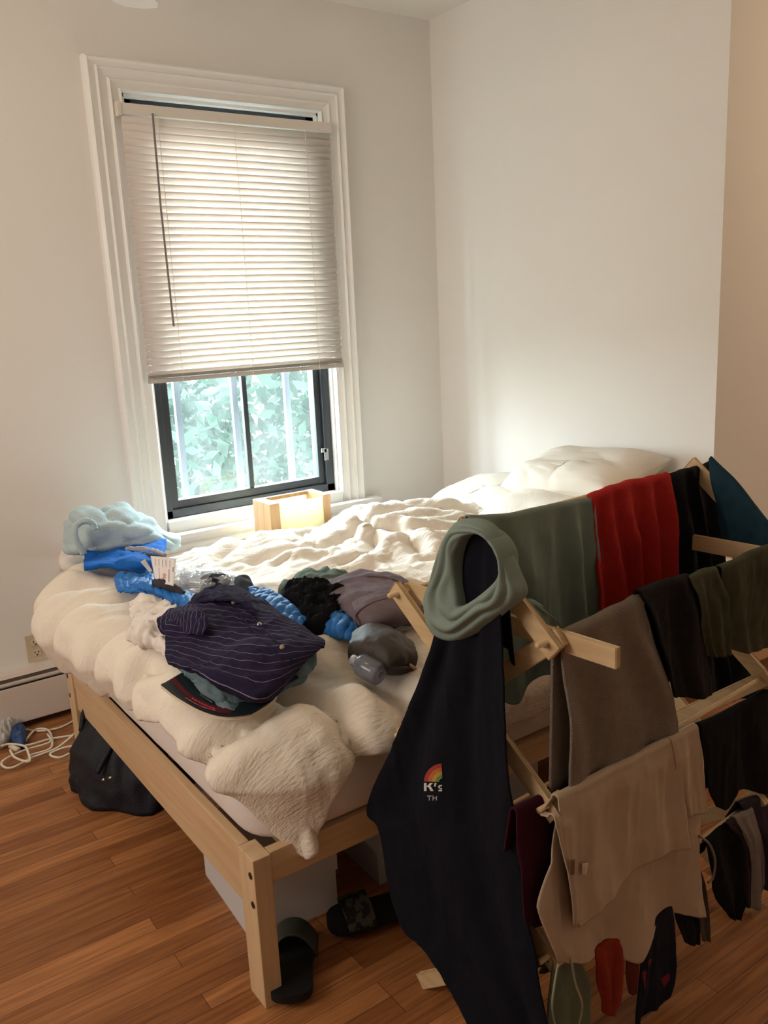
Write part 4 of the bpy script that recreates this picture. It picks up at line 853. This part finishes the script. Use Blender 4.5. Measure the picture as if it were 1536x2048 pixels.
cr.color_ramp.elements[0].color = (.008, .009, .008, 1); cr.color_ramp.elements[1].position = .5; cr.color_ramp.elements[1].color = (.055, .06, .042, 1); nt.links.new(tcn.outputs['Object'], n_.inputs[0]); nt.links.new(n_.outputs[0], cr.inputs[0]); nt.links.new(cr.outputs[0], nt.nodes['Principled BSDF'].inputs[0])
slide('slide_sandal', onz(835, 1808, .02), onz(655, 1855, .02), .11, 'camouflage strapped slide sandal pointing left on the floor', camo)

# ================================================================== drying rack (local frame: s along the dowels, w towards the room, z up)
ang = math.radians(4.5); RO = np.array([-1.82, -2.325, 0]); RE = np.array([math.cos(ang), math.sin(ang), 0]); RN = np.array([math.sin(ang), -math.cos(ang), 0])
def RK(s, w, z): return RO+RE*s+RN*w+np.array([0, 0, z])
def onw(px, py, w): d = ray(px, py); t_ = (w-(CAM-RO)@RN)/(d@RN); return CAM+d*t_
def ons(px, py, s): d = ray(px, py); t_ = (s-(CAM-RO)@RE)/(d@RE); return CAM+d*t_
rk = thing('drying_rack', 'folding wooden drying rack standing beside the bed', 'drying rack', tuple(RK(.4, 0, 0)))
ZT = 1.146; ZL = [.976, .656, .334, .012]; WW = .20; SL = .80
def slat(s, w0, z0, w1, z1, ext=.022):
    a, b_ = np.array([w0, z0]), np.array([w1, z1]); d = (b_-a)/np.linalg.norm(b_-a); a = a-d*(ext if z0 > .03 else .0); b_ = b_+d*(ext if z1 > .03 else .0)
    return MB().bar(RK(s, a[0], a[1]), RK(s, b_[0], b_[1]), .012, .034, up=np.cross(RE, (RK(0, b_[0], b_[1])-RK(0, a[0], a[1]))), bev=.0015).build('slat', M['birch'], rk)
for s in (0.0, SL):
    o1, o2 = (s, s+.014) if s == 0 else (s, s-.014)
    slat(o1, 0, ZT, WW, ZL[0])
    sl = slat(o2+(.014 if s == 0 else -.035), -WW-.01, ZL[0], WW+.125, ZL[0], .0)
    for k in range(3):
        a_ = slat(o1, -WW, ZL[k], WW, ZL[k+1]); b_ = slat(o2, WW, ZL[k], -WW, ZL[k+1])
        for w_, z_ in ((WW, ZL[k+1]), (0, (ZL[k]+ZL[k+1])/2), (-WW, ZL[k])):
            if z_ > .05: MB().tube([RK(s-.010 if s == 0 else s+.010, w_, z_), RK(s-.005 if s == 0 else s+.005, w_, z_)], .0065, 14).build('screw', M['chrome'], a_)
    if s == 0:
        MB().tube([RK(-.010, WW, ZL[0]), RK(-.004, WW, ZL[0])], .0065, 14).build('screw', M['chrome'], rk)
for w_, z_ in [(0, ZT), (WW, ZL[0]), (-WW, ZL[0]), (WW, ZL[1]), (-WW, ZL[1]), (WW, ZL[2]), (-WW, ZL[2])]:
    MB().tube([RK(-.03, w_-.0, z_+.004), RK(SL+.03, w_, z_+.004)], .0058, 12).build('dowel', M['dowel'], rk, True)

def panel(name, cols, w, m, label=None, cat=None, back=.12, folds=3, amp=.012, seed=0, nr=70, nc=70, thick=.003, parent=None, wr=.003, ws=16, top_r=.008, group=None, backw=None, plane='w', phase=0., topfold=.25):
    """cloth hung over a dowel: cols are polylines of pixels from the dowel down to the hem; a short flap goes over and down behind"""
    f = onw if plane == 'w' else ons; g_ = RN if plane == 'w' else -RE
    Cc = [[f(p[0], p[1], w+(p[2] if len(p) > 2 else 0)) for p in c] for c in cols]
    R = np.array([catmull(c, nr) for c in Cc]).transpose(1, 0, 2); G = np.array([catmull(r, nc) for r in R])
    uu = np.linspace(0, 1, nr)[:, None]; vv = np.linspace(0, 1, nc)[None, :]
    wob = .6*vnoise(np.stack([vv*3+seed+uu*0, uu*1.2+vv*0, uu*0+vv*0+seed], -1))
    fo = np.sin((vv*folds+phase+wob*.55)*2*math.pi)*(.75+.5*vnoise(np.stack([vv*4+seed+7+uu*0, uu*0+vv*0, uu*0+vv*0], -1)))
    env = topfold+(1-topfold)*np.clip(uu/.3, 0, 1)
    D = amp*fo*env+wr*ridge(np.stack([G[..., 0]*ws+seed, G[..., 1]*ws, G[..., 2]*ws*.4], -1), 3)*np.clip(uu*6, .2, 1)
    G = G+g_*(D+.002)[..., None]; G[..., 2] = np.maximum(G[..., 2], .012)
    top = G[0]; B = []; bw = backw if backw is not None else .020
    for a in np.linspace(0, math.pi, 7)[1:]: B.append(top-g_*(1-math.cos(a))*top_r+np.array([0, 0, math.sin(a)*top_r]))
    last = B[-1]; nb = 14
    for i in range(1, nb): B.append(last-g_*(bw*i/nb)+np.array([0, 0, -back*i/nb])+g_*(amp*.5*fo[-1]*(i/nb))[:, None])
    G = np.concatenate([np.array(B[::-1]), G])
    return setp(gridmesh(name, G, m, parent, thick=thick), label, cat, group)

sage = cloth('sage_jersey', (.20, .255, .225), 500, .07, .35)
sg = thing('sage_shirt', 'sage green shirt draped over the near half of the top dowel', 'shirt', tuple(RK(.1, 0, 1.1)))
panel('body', [[(938, 1040), (960, 1090), (975, 1170), (985, 1260), (990, 1395)], [(1010, 1037), (1018, 1120), (1030, 1240), (1028, 1340), (1035, 1408)], [(1080, 1023), (1085, 1110), (1090, 1220), (1090, 1310), (1078, 1352)], [(1135, 1012), (1140, 1110), (1145, 1220), (1148, 1300), (1150, 1345)], [(1186, 1002), (1190, 1090), (1198, 1200), (1202, 1270), (1205, 1310)]], .012, sage, parent=sg, folds=2.6, amp=.010, seed=3, back=.22, nr=90, nc=110, thick=.003, phase=.2)
# rolled neckline looped round the end of the rack
inn = [(935, 1068), (918, 1082), (905, 1115), (907, 1160), (912, 1195), (917, 1216), (945, 1203), (975, 1180), (995, 1160), (1002, 1140), (1000, 1112), (985, 1085), (962, 1068)]
out = [(926, 1040), (898, 1065), (880, 1110), (862, 1165), (849, 1205), (862, 1262), (905, 1281), (958, 1262), (1012, 1220), (1048, 1188), (1038, 1150), (1012, 1095), (978, 1048)]
def loop():
    I = catmull([ons(x, y, -.075) for x, y in inn], 150, closed=True); O = catmull([ons(x, y, -.05) for x, y in out], 150, closed=True); n = 34; G = np.empty((n, 150, 3))
    # match the two loops by angle
    c = I.mean(0); ang_ = lambda P: np.arctan2((P-c)@np.array([0, 0, 1.]), (P-c)@RN)
    def byang(P, th): a = ang_(P); o_ = np.argsort(a); a = a[o_]; P = P[o_]; aa = np.r_[a-2*math.pi, a, a+2*math.pi]; PP = np.vstack([P, P, P]); return np.stack([np.interp(th, aa, PP[:, k]) for k in range(3)], 1)
    th = np.linspace(-math.pi, math.pi, 150, endpoint=False); I = byang(I, th); O = byang(O, th)
    for i, t in enumerate(np.linspace(-.30, 1.02, n)):
        tt_ = min(max(t, 0), 1); P = I+(O-I)*tt_; w_ = np.linalg.norm(O-I, axis=1)
        dep = .016*math.sin(math.pi*tt_)**.7+(t*.14 if t < 0 else 0)-(max(0, t-1)*.35)
        rip = .0045*np.sin(tt_*2.6*2*math.pi+1.3*np.sin(th+1)+3*vnoise(np.stack([np.cos(th)*1.2, np.sin(th)*1.2, th*0+3], 1)))*np.clip(w_/.05, .3, 1.4)*math.sin(math.pi*min(1, max(0, t)))
        G[i] = P-RE*(dep+rip)[:, None] if np.ndim(dep+rip) else P-RE*dep
    return G
gridmesh('neckline', loop(), sage, sg, thick=.004, wrap=True)
panel('sleeve', [[(1042, 1216), (1062, 1240), (1068, 1262), (1062, 1290)], [(1065, 1208), (1090, 1232), (1098, 1262), (1092, 1300)], [(1085, 1218), (1112, 1242), (1128, 1270), (1130, 1300)]], .10, sage, parent=sg, folds=1, amp=.006, seed=8, back=.05, nr=40, nc=40)

navy = cloth('navy_sweatshirt', (.0065, .0070, .012), 500, .25, .5)
nv_ = thing('navy_sweatshirt', 'long navy black sweatshirt with a small rainbow print hanging off the rack end', 'sweatshirt', tuple(RK(-.05, .05, .9)))
nvp = panel('body', [[(918, 1062), (890, 1180), (870, 1290), (840, 1375), (797, 1480), (742, 1612), (768, 1655), (785, 1760), (815, 1855), (850, 1885), (882, 1930), (905, 1975), (950, 2055), (960, 2120)], [(940, 1058), (925, 1180), (905, 1290), (882, 1400), (858, 1520), (835, 1640), (850, 1760), (880, 1860), (925, 1960), (985, 2060), (1000, 2130)], [(965, 1058), (960, 1180), (945, 1290), (930, 1400), (915, 1520), (905, 1640), (920, 1760), (950, 1860), (985, 1960), (1030, 2060), (1050, 2130)], [(985, 1078), (982, 1180), (980, 1290), (978, 1400), (975, 1520), (975, 1640), (990, 1760), (1008, 1860), (1030, 1960), (1065, 2060), (1080, 2130)], [(998, 1095), (1005, 1180), (1012, 1290), (1018, 1400), (1022, 1500), (1036, 1620), (1047, 1720), (1060, 1830), (1076, 1900), (1088, 1980), (1105, 2060), (1112, 2130)]], -.045, navy, parent=nv_, plane='s', folds=2.4, amp=.014, seed=12, back=.25, nr=150, nc=110, thick=.004, wr=.003, phase=.1, backw=.03)
NB = bvh(nvp)
def decal(name, polys, m, parent, B_, lift=.0015, dflt=None):
    mb = MB()
    for P in polys:
        mb.bm.faces.new([mb.bm.verts.new(onb(B_, x, y, lift, onw(x, y, 0) if dflt is None else dflt)) for x, y in P])
    bmesh.ops.triangulate(mb.bm, faces=mb.bm.faces); return mb.build(name, m, parent)
def arcp(cx, cy, r0, r1, a0, a1, n=9):
    A_ = np.linspace(math.radians(a0), math.radians(a1), n); Q = []
    for p, q in zip(A_, A_[1:]): Q.append([(cx+r0*math.cos(p), cy-r0*math.sin(p)), (cx+r1*math.cos(p), cy-r1*math.sin(p)), (cx+r1*math.cos(q), cy-r1*math.sin(q)), (cx+r0*math.cos(q), cy-r0*math.sin(q))])
    return Q
for r0, r1, c_ in ((29, 37, (.30, .035, .03)), (21, 29, (.38, .12, .03)), (14, 21, (.42, .25, .04)), (7, 14, (.12, .22, .06))):
    decal('rainbow_print', arcp(885, 1564, r0, r1, 93, 178), mat('print_ink', c_, .7), nv_, NB)
wh = mat('white_print', (.55, .55, .56), .7)
decal('lettering', [[(848, 1566), (853, 1566), (853, 1582), (848, 1582)], [(853, 1573), (860, 1566), (866, 1566), (857, 1575)], [(856, 1572), (860, 1570), (867, 1582), (861, 1582)], [(869, 1566), (873, 1566), (871, 1573), (868, 1573)], [(878, 1570), (884, 1570), (884, 1572.5), (879, 1573)], [(876, 1571.5), (879, 1572), (880, 1576), (876.5, 1575.5)], [(877, 1575), (884, 1576.5), (884, 1579), (878.5, 1577)], [(877, 1579.5), (884, 1579.5), (884, 1582.5), (877, 1582.5)]], wh, nv_, NB)
decal('lettering', [[(854, 1591), (863, 1591), (863, 1593), (854, 1593)], [(857.6, 1593), (859.6, 1593), (859.6, 1601), (857.6, 1601)], [(865, 1591), (867, 1591), (867, 1601), (865, 1601)], [(867, 1595), (872, 1595), (872, 1597), (867, 1597)], [(872, 1592), (874, 1592), (874, 1601), (872, 1601)]], mat('grey_print_ink', (.30, .30, .32), .7), nv_, NB)

red = cloth('red_fleece', (.42, .024, .021), 350, .12, .8, .003)
panel('blanket', [[(1182, 1002), (1186, 1090), (1189, 1180), (1192, 1260)], [(1222, 985), (1228, 1080), (1235, 1180), (1240, 1270)], [(1262, 972), (1270, 1070), (1276, 1170), (1280, 1260)], [(1300, 965), (1308, 1060), (1314, 1150), (1318, 1240)], [(1337, 955), (1352, 1050), (1358, 1140), (1360, 1220)]], .014, red, 'bright red fleece hanging on the top dowel between sage and black', 'blanket', folds=4.3, amp=.013, seed=21, back=.25, nr=90, nc=130, thick=.006, top_r=.010, phase=.3, wr=.004)
blk = cloth('black_cotton_drill', (.008, .009, .012), 400, .3, .5)
panel('trousers', [[(1332, 958), (1350, 1060), (1362, 1190), (1380, 1300), (1385, 1392)], [(1372, 946), (1392, 1060), (1402, 1190), (1415, 1300), (1418, 1400)], [(1405, 938), (1425, 1060), (1436, 1190), (1446, 1300), (1450, 1400)], [(1424, 930), (1440, 1040), (1462, 1190), (1500, 1300), (1520, 1390)]], .012, blk, 'black trousers hanging on the top dowel right of the red fleece', 'trousers', folds=2.4, amp=.010, seed=22, back=.25, thick=.004)
teal = mat('dark_teal_denim', (.012, .038, .058), .9, .15, bump=(300, .5, .002), var=(25, .5))
panel('jeans', [[(1420, 920), (1432, 990), (1440, 1060), (1450, 1110)], [(1462, 962), (1470, 1020), (1478, 1070), (1485, 1120)], [(1500, 1010), (1508, 1050), (1515, 1085), (1520, 1130)], [(1545, 1068), (1552, 1095), (1560, 1120), (1565, 1160)]], SL-.018, teal, 'dark teal jeans draped over the sloping far end of the rack', 'jeans', folds=1.2, amp=.008, seed=23, back=.15, plane='s', wr=.006)

gt = cloth('taupe_terry', (.205, .168, .135), 300, .18, 1.0, .004)
panel('towel', [[(1122, 1283), (1128, 1390), (1130, 1500), (1130, 1607)], [(1180, 1254), (1186, 1370), (1188, 1480), (1186, 1592)], [(1235, 1226), (1240, 1340), (1248, 1450), (1250, 1558)], [(1278, 1204), (1290, 1310), (1296, 1420), (1292, 1522)], [(1283, 1200), (1318, 1320), (1344, 1430), (1342, 1508)]], WW+.016, gt, 'taupe terry towel hanging on the middle dowel at the near end', 'towel', folds=2.1, amp=.009, seed=24, back=.34, nr=100, nc=100, thick=.006, top_r=.010, backw=.012, wr=.002, phase=.4)
fz = cloth('charcoal_fleece', (.014, .013, .014), 250, .4, 1.0, .004)
panel('sweater', [[(1278, 1190), (1300, 1240), (1322, 1320), (1340, 1392)], [(1318, 1176), (1340, 1250), (1358, 1330), (1372, 1394)], [(1350, 1166), (1372, 1250), (1390, 1330), (1402, 1392)], [(1378, 1158), (1396, 1230), (1412, 1310), (1425, 1385)]], WW+.016, fz, 'charcoal fuzzy sweater on the middle dowel beside the taupe towel', 'sweater', folds=1.6, amp=.010, seed=25, back=.25, thick=.006)
ol = cloth('olive_cotton', (.060, .062, .038), 450, .2, .5)
panel('shirt', [[(1378, 1162), (1394, 1215), (1402, 1270), (1418, 1312)], [(1408, 1148), (1424, 1210), (1432, 1270), (1436, 1312)], [(1432, 1142), (1446, 1200), (1450, 1260), (1454, 1308)]], WW+.020, ol, 'narrow olive green shirt folded on the middle dowel beside the charcoal sweater', 'shirt', folds=1.1, amp=.009, seed=26, back=.2, wr=.005)
panel('shirt', [[(1444, 1140), (1450, 1190), (1452, 1250), (1460, 1298)], [(1490, 1118), (1494, 1180), (1494, 1250), (1498, 1305)], [(1520, 1104), (1530, 1170), (1540, 1240), (1545, 1292)], [(1562, 1090), (1575, 1150), (1590, 1220), (1600, 1280)]], WW+.024, ol, 'wider olive green shirt at the far end of the middle dowel', 'shirt', folds=1.5, amp=.011, seed=27, back=.2, wr=.005)

wtm = cloth('cream_tshirt_jersey', (.43, .335, .25), 350, .05, .4)
ts = thing('hung_tshirt', 'cream white t-shirt hanging wide on the lower dowel', 't-shirt', tuple(RK(.25, WW, .656)))
panel('back_panel', [[(1113, 1602), (1098, 1680), (1070, 1790), (1072, 1830), (1102, 1912)], [(1165, 1575), (1160, 1690), (1150, 1800), (1152, 1870), (1160, 1920)], [(1225, 1545), (1235, 1670), (1235, 1790), (1225, 1860), (1215, 1905)], [(1290, 1512), (1305, 1640), (1310, 1750), (1295, 1830), (1272, 1915)], [(1345, 1482), (1360, 1600), (1368, 1700), (1350, 1790), (1325, 1830)], [(1392, 1458), (1398, 1540), (1385, 1660), (1392, 1760), (1404, 1830)]], WW+.012, wtm, parent=ts, folds=2.5, amp=.012, seed=31, back=.10, nr=100, nc=120, wr=.007, ws=9)
panel('front_panel', [[(1113, 1600), (1118, 1680), (1132, 1780), (1150, 1850)], [(1165, 1573), (1172, 1660), (1182, 1750), (1190, 1822)], [(1225, 1543), (1235, 1620), (1242, 1700), (1245, 1762)], [(1290, 1510), (1300, 1580), (1305, 1650), (1308, 1712)], [(1345, 1480), (1355, 1550), (1362, 1630), (1372, 1692)]], WW+.032, wtm, parent=ts, folds=2.2, amp=.007, seed=32, back=.03, nr=80, nc=100, wr=.006, ws=9)
panel('sleeve', [[(1340, 1484), (1350, 1560), (1364, 1632)], [(1370, 1468), (1382, 1550), (1390, 1628)], [(1394, 1456), (1402, 1530), (1412, 1624)]], WW+.034, wtm, parent=ts, folds=1.2, amp=.006, seed=33, back=.03, nr=50, nc=40)
panel('placket', [[(1108, 1640), (1122, 1700), (1136, 1780), (1142, 1848)], [(1118, 1634), (1134, 1700), (1148, 1780), (1150, 1846)]], WW+.040, wtm, parent=ts, folds=.3, amp=.002, seed=34, back=.005, nr=40, nc=12)
def flat(name, quad, w, m, parent, label=None):
    return setp(card(name, [onw(x, y, w) for x, y in quad], m, parent, bow=.001, n=6), label)
flat('brand_tag', [(1140, 1720), (1150, 1718), (1149, 1748), (1140, 1750)], WW+.055, mat('brown_tag', (.17, .09, .055), .8), ts, 'small brown tag')
flat('care_tag', [(1164, 1727), (1176, 1725), (1173, 1750), (1164, 1750)], WW+.050, mat('cream_tag', (.56, .46, .36), .8), ts)
mar = cloth('maroon_cotton', (.040, .006, .016), 400, .3, .4)
panel('garment', [[(1032, 1628), (1034, 1700), (1040, 1780), (1045, 1840)], [(1085, 1600), (1082, 1700), (1080, 1790), (1082, 1850)], [(1200, 1546), (1205, 1640), (1205, 1720), (1205, 1800)], [(1330, 1470), (1335, 1500), (1338, 1530), (1340, 1560)]], WW-.012, mar, 'dark maroon garment hanging behind the cream t-shirt', 'garment', folds=2, amp=.006, seed=35, back=.10)
bk2 = cloth('black_jersey', (.006, .006, .007), 350, .3, .5)
panel('garment', [[(1398, 1455), (1400, 1520), (1412, 1580), (1425, 1610)], [(1430, 1442), (1436, 1520), (1444, 1590), (1446, 1614)], [(1475, 1420), (1480, 1500), (1478, 1560), (1474, 1578)], [(1530, 1390), (1535, 1460), (1535, 1530), (1530, 1585)], [(1580, 1365), (1585, 1440), (1585, 1500), (1585, 1560)]], WW+.012, bk2, 'black garment hanging right of the cream t-shirt', 'garment', folds=2, amp=.012, seed=36, back=.2)

# small things on the lowest dowel
LW = WW
gg = 'small laundry hanging on the lowest dowel'
def small(name, cols, m, label, cat, seed, w=0.0, folds=1, amp=.006, back=.05, **k):
    return panel(name, cols, LW+.012+w, m, label, cat, folds=folds, amp=amp, seed=seed, back=back, nr=36, nc=26, group=gg, wr=.003, **k)
sgu = cloth('sage_elastic', (.115, .135, .095), 400, .15, .5)
o = small('underwear', [[(1105, 1925), (1098, 1980), (1092, 2040), (1090, 2110)], [(1130, 1915), (1132, 1980), (1140, 2040), (1145, 2110)], [(1150, 1905), (1172, 1960), (1176, 2030), (1176, 2110)]], sgu, 'sage green underwear with pale edging on the lowest dowel', 'underwear', 41)
for P in ([(1116, 1928), (1108, 1975), (1104, 2020), (1112, 2060)], [(1142, 1915), (1150, 1965), (1164, 2010), (1156, 2055)]):
    MB().tube(catmull([onw(x, y, LW+.035) for x, y in P], 30), .0025, 6).build('edging', cloth('pale_edging', (.33, .33, .24)), o, True)
small('underwear', [[(1188, 1905), (1194, 1960), (1205, 2000), (1206, 2025)], [(1215, 1890), (1214, 1950), (1218, 2000), (1216, 2028)], [(1238, 1878), (1243, 1940), (1240, 1990), (1225, 2020)]], cloth('orange_red_cotton', (.22, .028, .012), 400, .2), 'orange red underwear hanging below the t-shirt hem', 'underwear', 42, folds=1.5, amp=.008)
small('underwear', [[(1242, 1870), (1248, 1920), (1252, 1960), (1256, 1985)], [(1270, 1850), (1274, 1910), (1272, 1950), (1268, 1985)]], cloth('rust_cotton', (.11, .022, .016), 400, .2), 'rust brown underwear between the orange red and the dark patterned one', 'underwear', 43)
pr_ = cloth('dark_patterned', (.012, .013, .022), 400, .2); 
o = small('sock', [[(1285, 1850), (1280, 1920), (1270, 1990), (1268, 2050)], [(1312, 1835), (1310, 1920), (1298, 1990), (1285, 2050)], [(1342, 1818), (1345, 1900), (1340, 1970), (1305, 2040)]], pr_, 'dark navy patterned sock with red patches on the lowest dowel', 'sock', 44)
rp = cloth('red_patch', (.17, .02, .03)); OB = bvh(o)
for P in ([(1284, 1945), (1292, 1940), (1296, 1965), (1290, 1980)], [(1322, 1958), (1338, 1945), (1340, 1958), (1328, 1975)], [(1298, 1920), (1304, 1918), (1300, 1932), (1296, 1935)]): decal('patch', [P], rp, o, OB)
small('sock', [[(1348, 1810), (1352, 1850), (1362, 1880)], [(1365, 1800), (1372, 1850), (1378, 1888)], [(1385, 1790), (1396, 1840), (1397, 1888)]], bk2, 'short black sock next to the patterned sock', 'sock', 45)
small('sock', [[(1370, 1715), (1384, 1770), (1394, 1830), (1402, 1880)], [(1385, 1705), (1402, 1760), (1412, 1820), (1414, 1880)]], cloth('grey_brown_knit', (.085, .070, .055), 500, .4, .9), 'thin grey brown knitted strap right of the t-shirt hem', 'sock', 46)
small('underwear', [[(1412, 1690), (1418, 1740), (1425, 1790), (1455, 1832)], [(1440, 1668), (1448, 1730), (1452, 1780), (1462, 1836)], [(1472, 1645), (1488, 1700), (1490, 1765), (1472, 1836)]], bk2, 'black underwear with a pale waistband strap on the lowest dowel', 'underwear', 47, folds=1.4, amp=.010, w=.004)
MB().tube(catmull([onw(x, y, LW+.035) for x, y in [(1398, 1672), (1418, 1688), (1430, 1720), (1426, 1755), (1416, 1765)]], 30), .003, 6).build('waistband', cloth('pale_strap', (.20, .17, .14)), bpy.data.objects['underwear.003'] if 'underwear.003' in bpy.data.objects else None, True)
small('sock', [[(1458, 1655), (1478, 1680), (1486, 1740), (1488, 1812)], [(1470, 1645), (1490, 1690), (1496, 1750), (1494, 1812)]], cloth('dark_stripe', (.030, .022, .026)), 'narrow dark striped sock between the black underwear and the grey one', 'sock', 48, w=.012)
small('underwear', [[(1470, 1642), (1492, 1690), (1498, 1750), (1498, 1815)], [(1490, 1630), (1510, 1690), (1518, 1740), (1515, 1812)], [(1505, 1622), (1516, 1660), (1520, 1700), (1522, 1760)]], cloth('light_grey_cotton', (.19, .165, .15), 400, .2), 'light grey underwear hanging near the far end of the lowest dowel', 'underwear', 49, w=.008)
small('sock', [[(1480, 1612), (1500, 1640), (1525, 1690), (1530, 1780)], [(1512, 1600), (1528, 1640), (1540, 1700), (1545, 1780)], [(1545, 1595), (1560, 1640), (1570, 1700), (1572, 1760)]], cloth('plum_knit', (.030, .022, .036), 400, .3), 'dark plum sock at the far end of the lowest dowel', 'sock', 50)
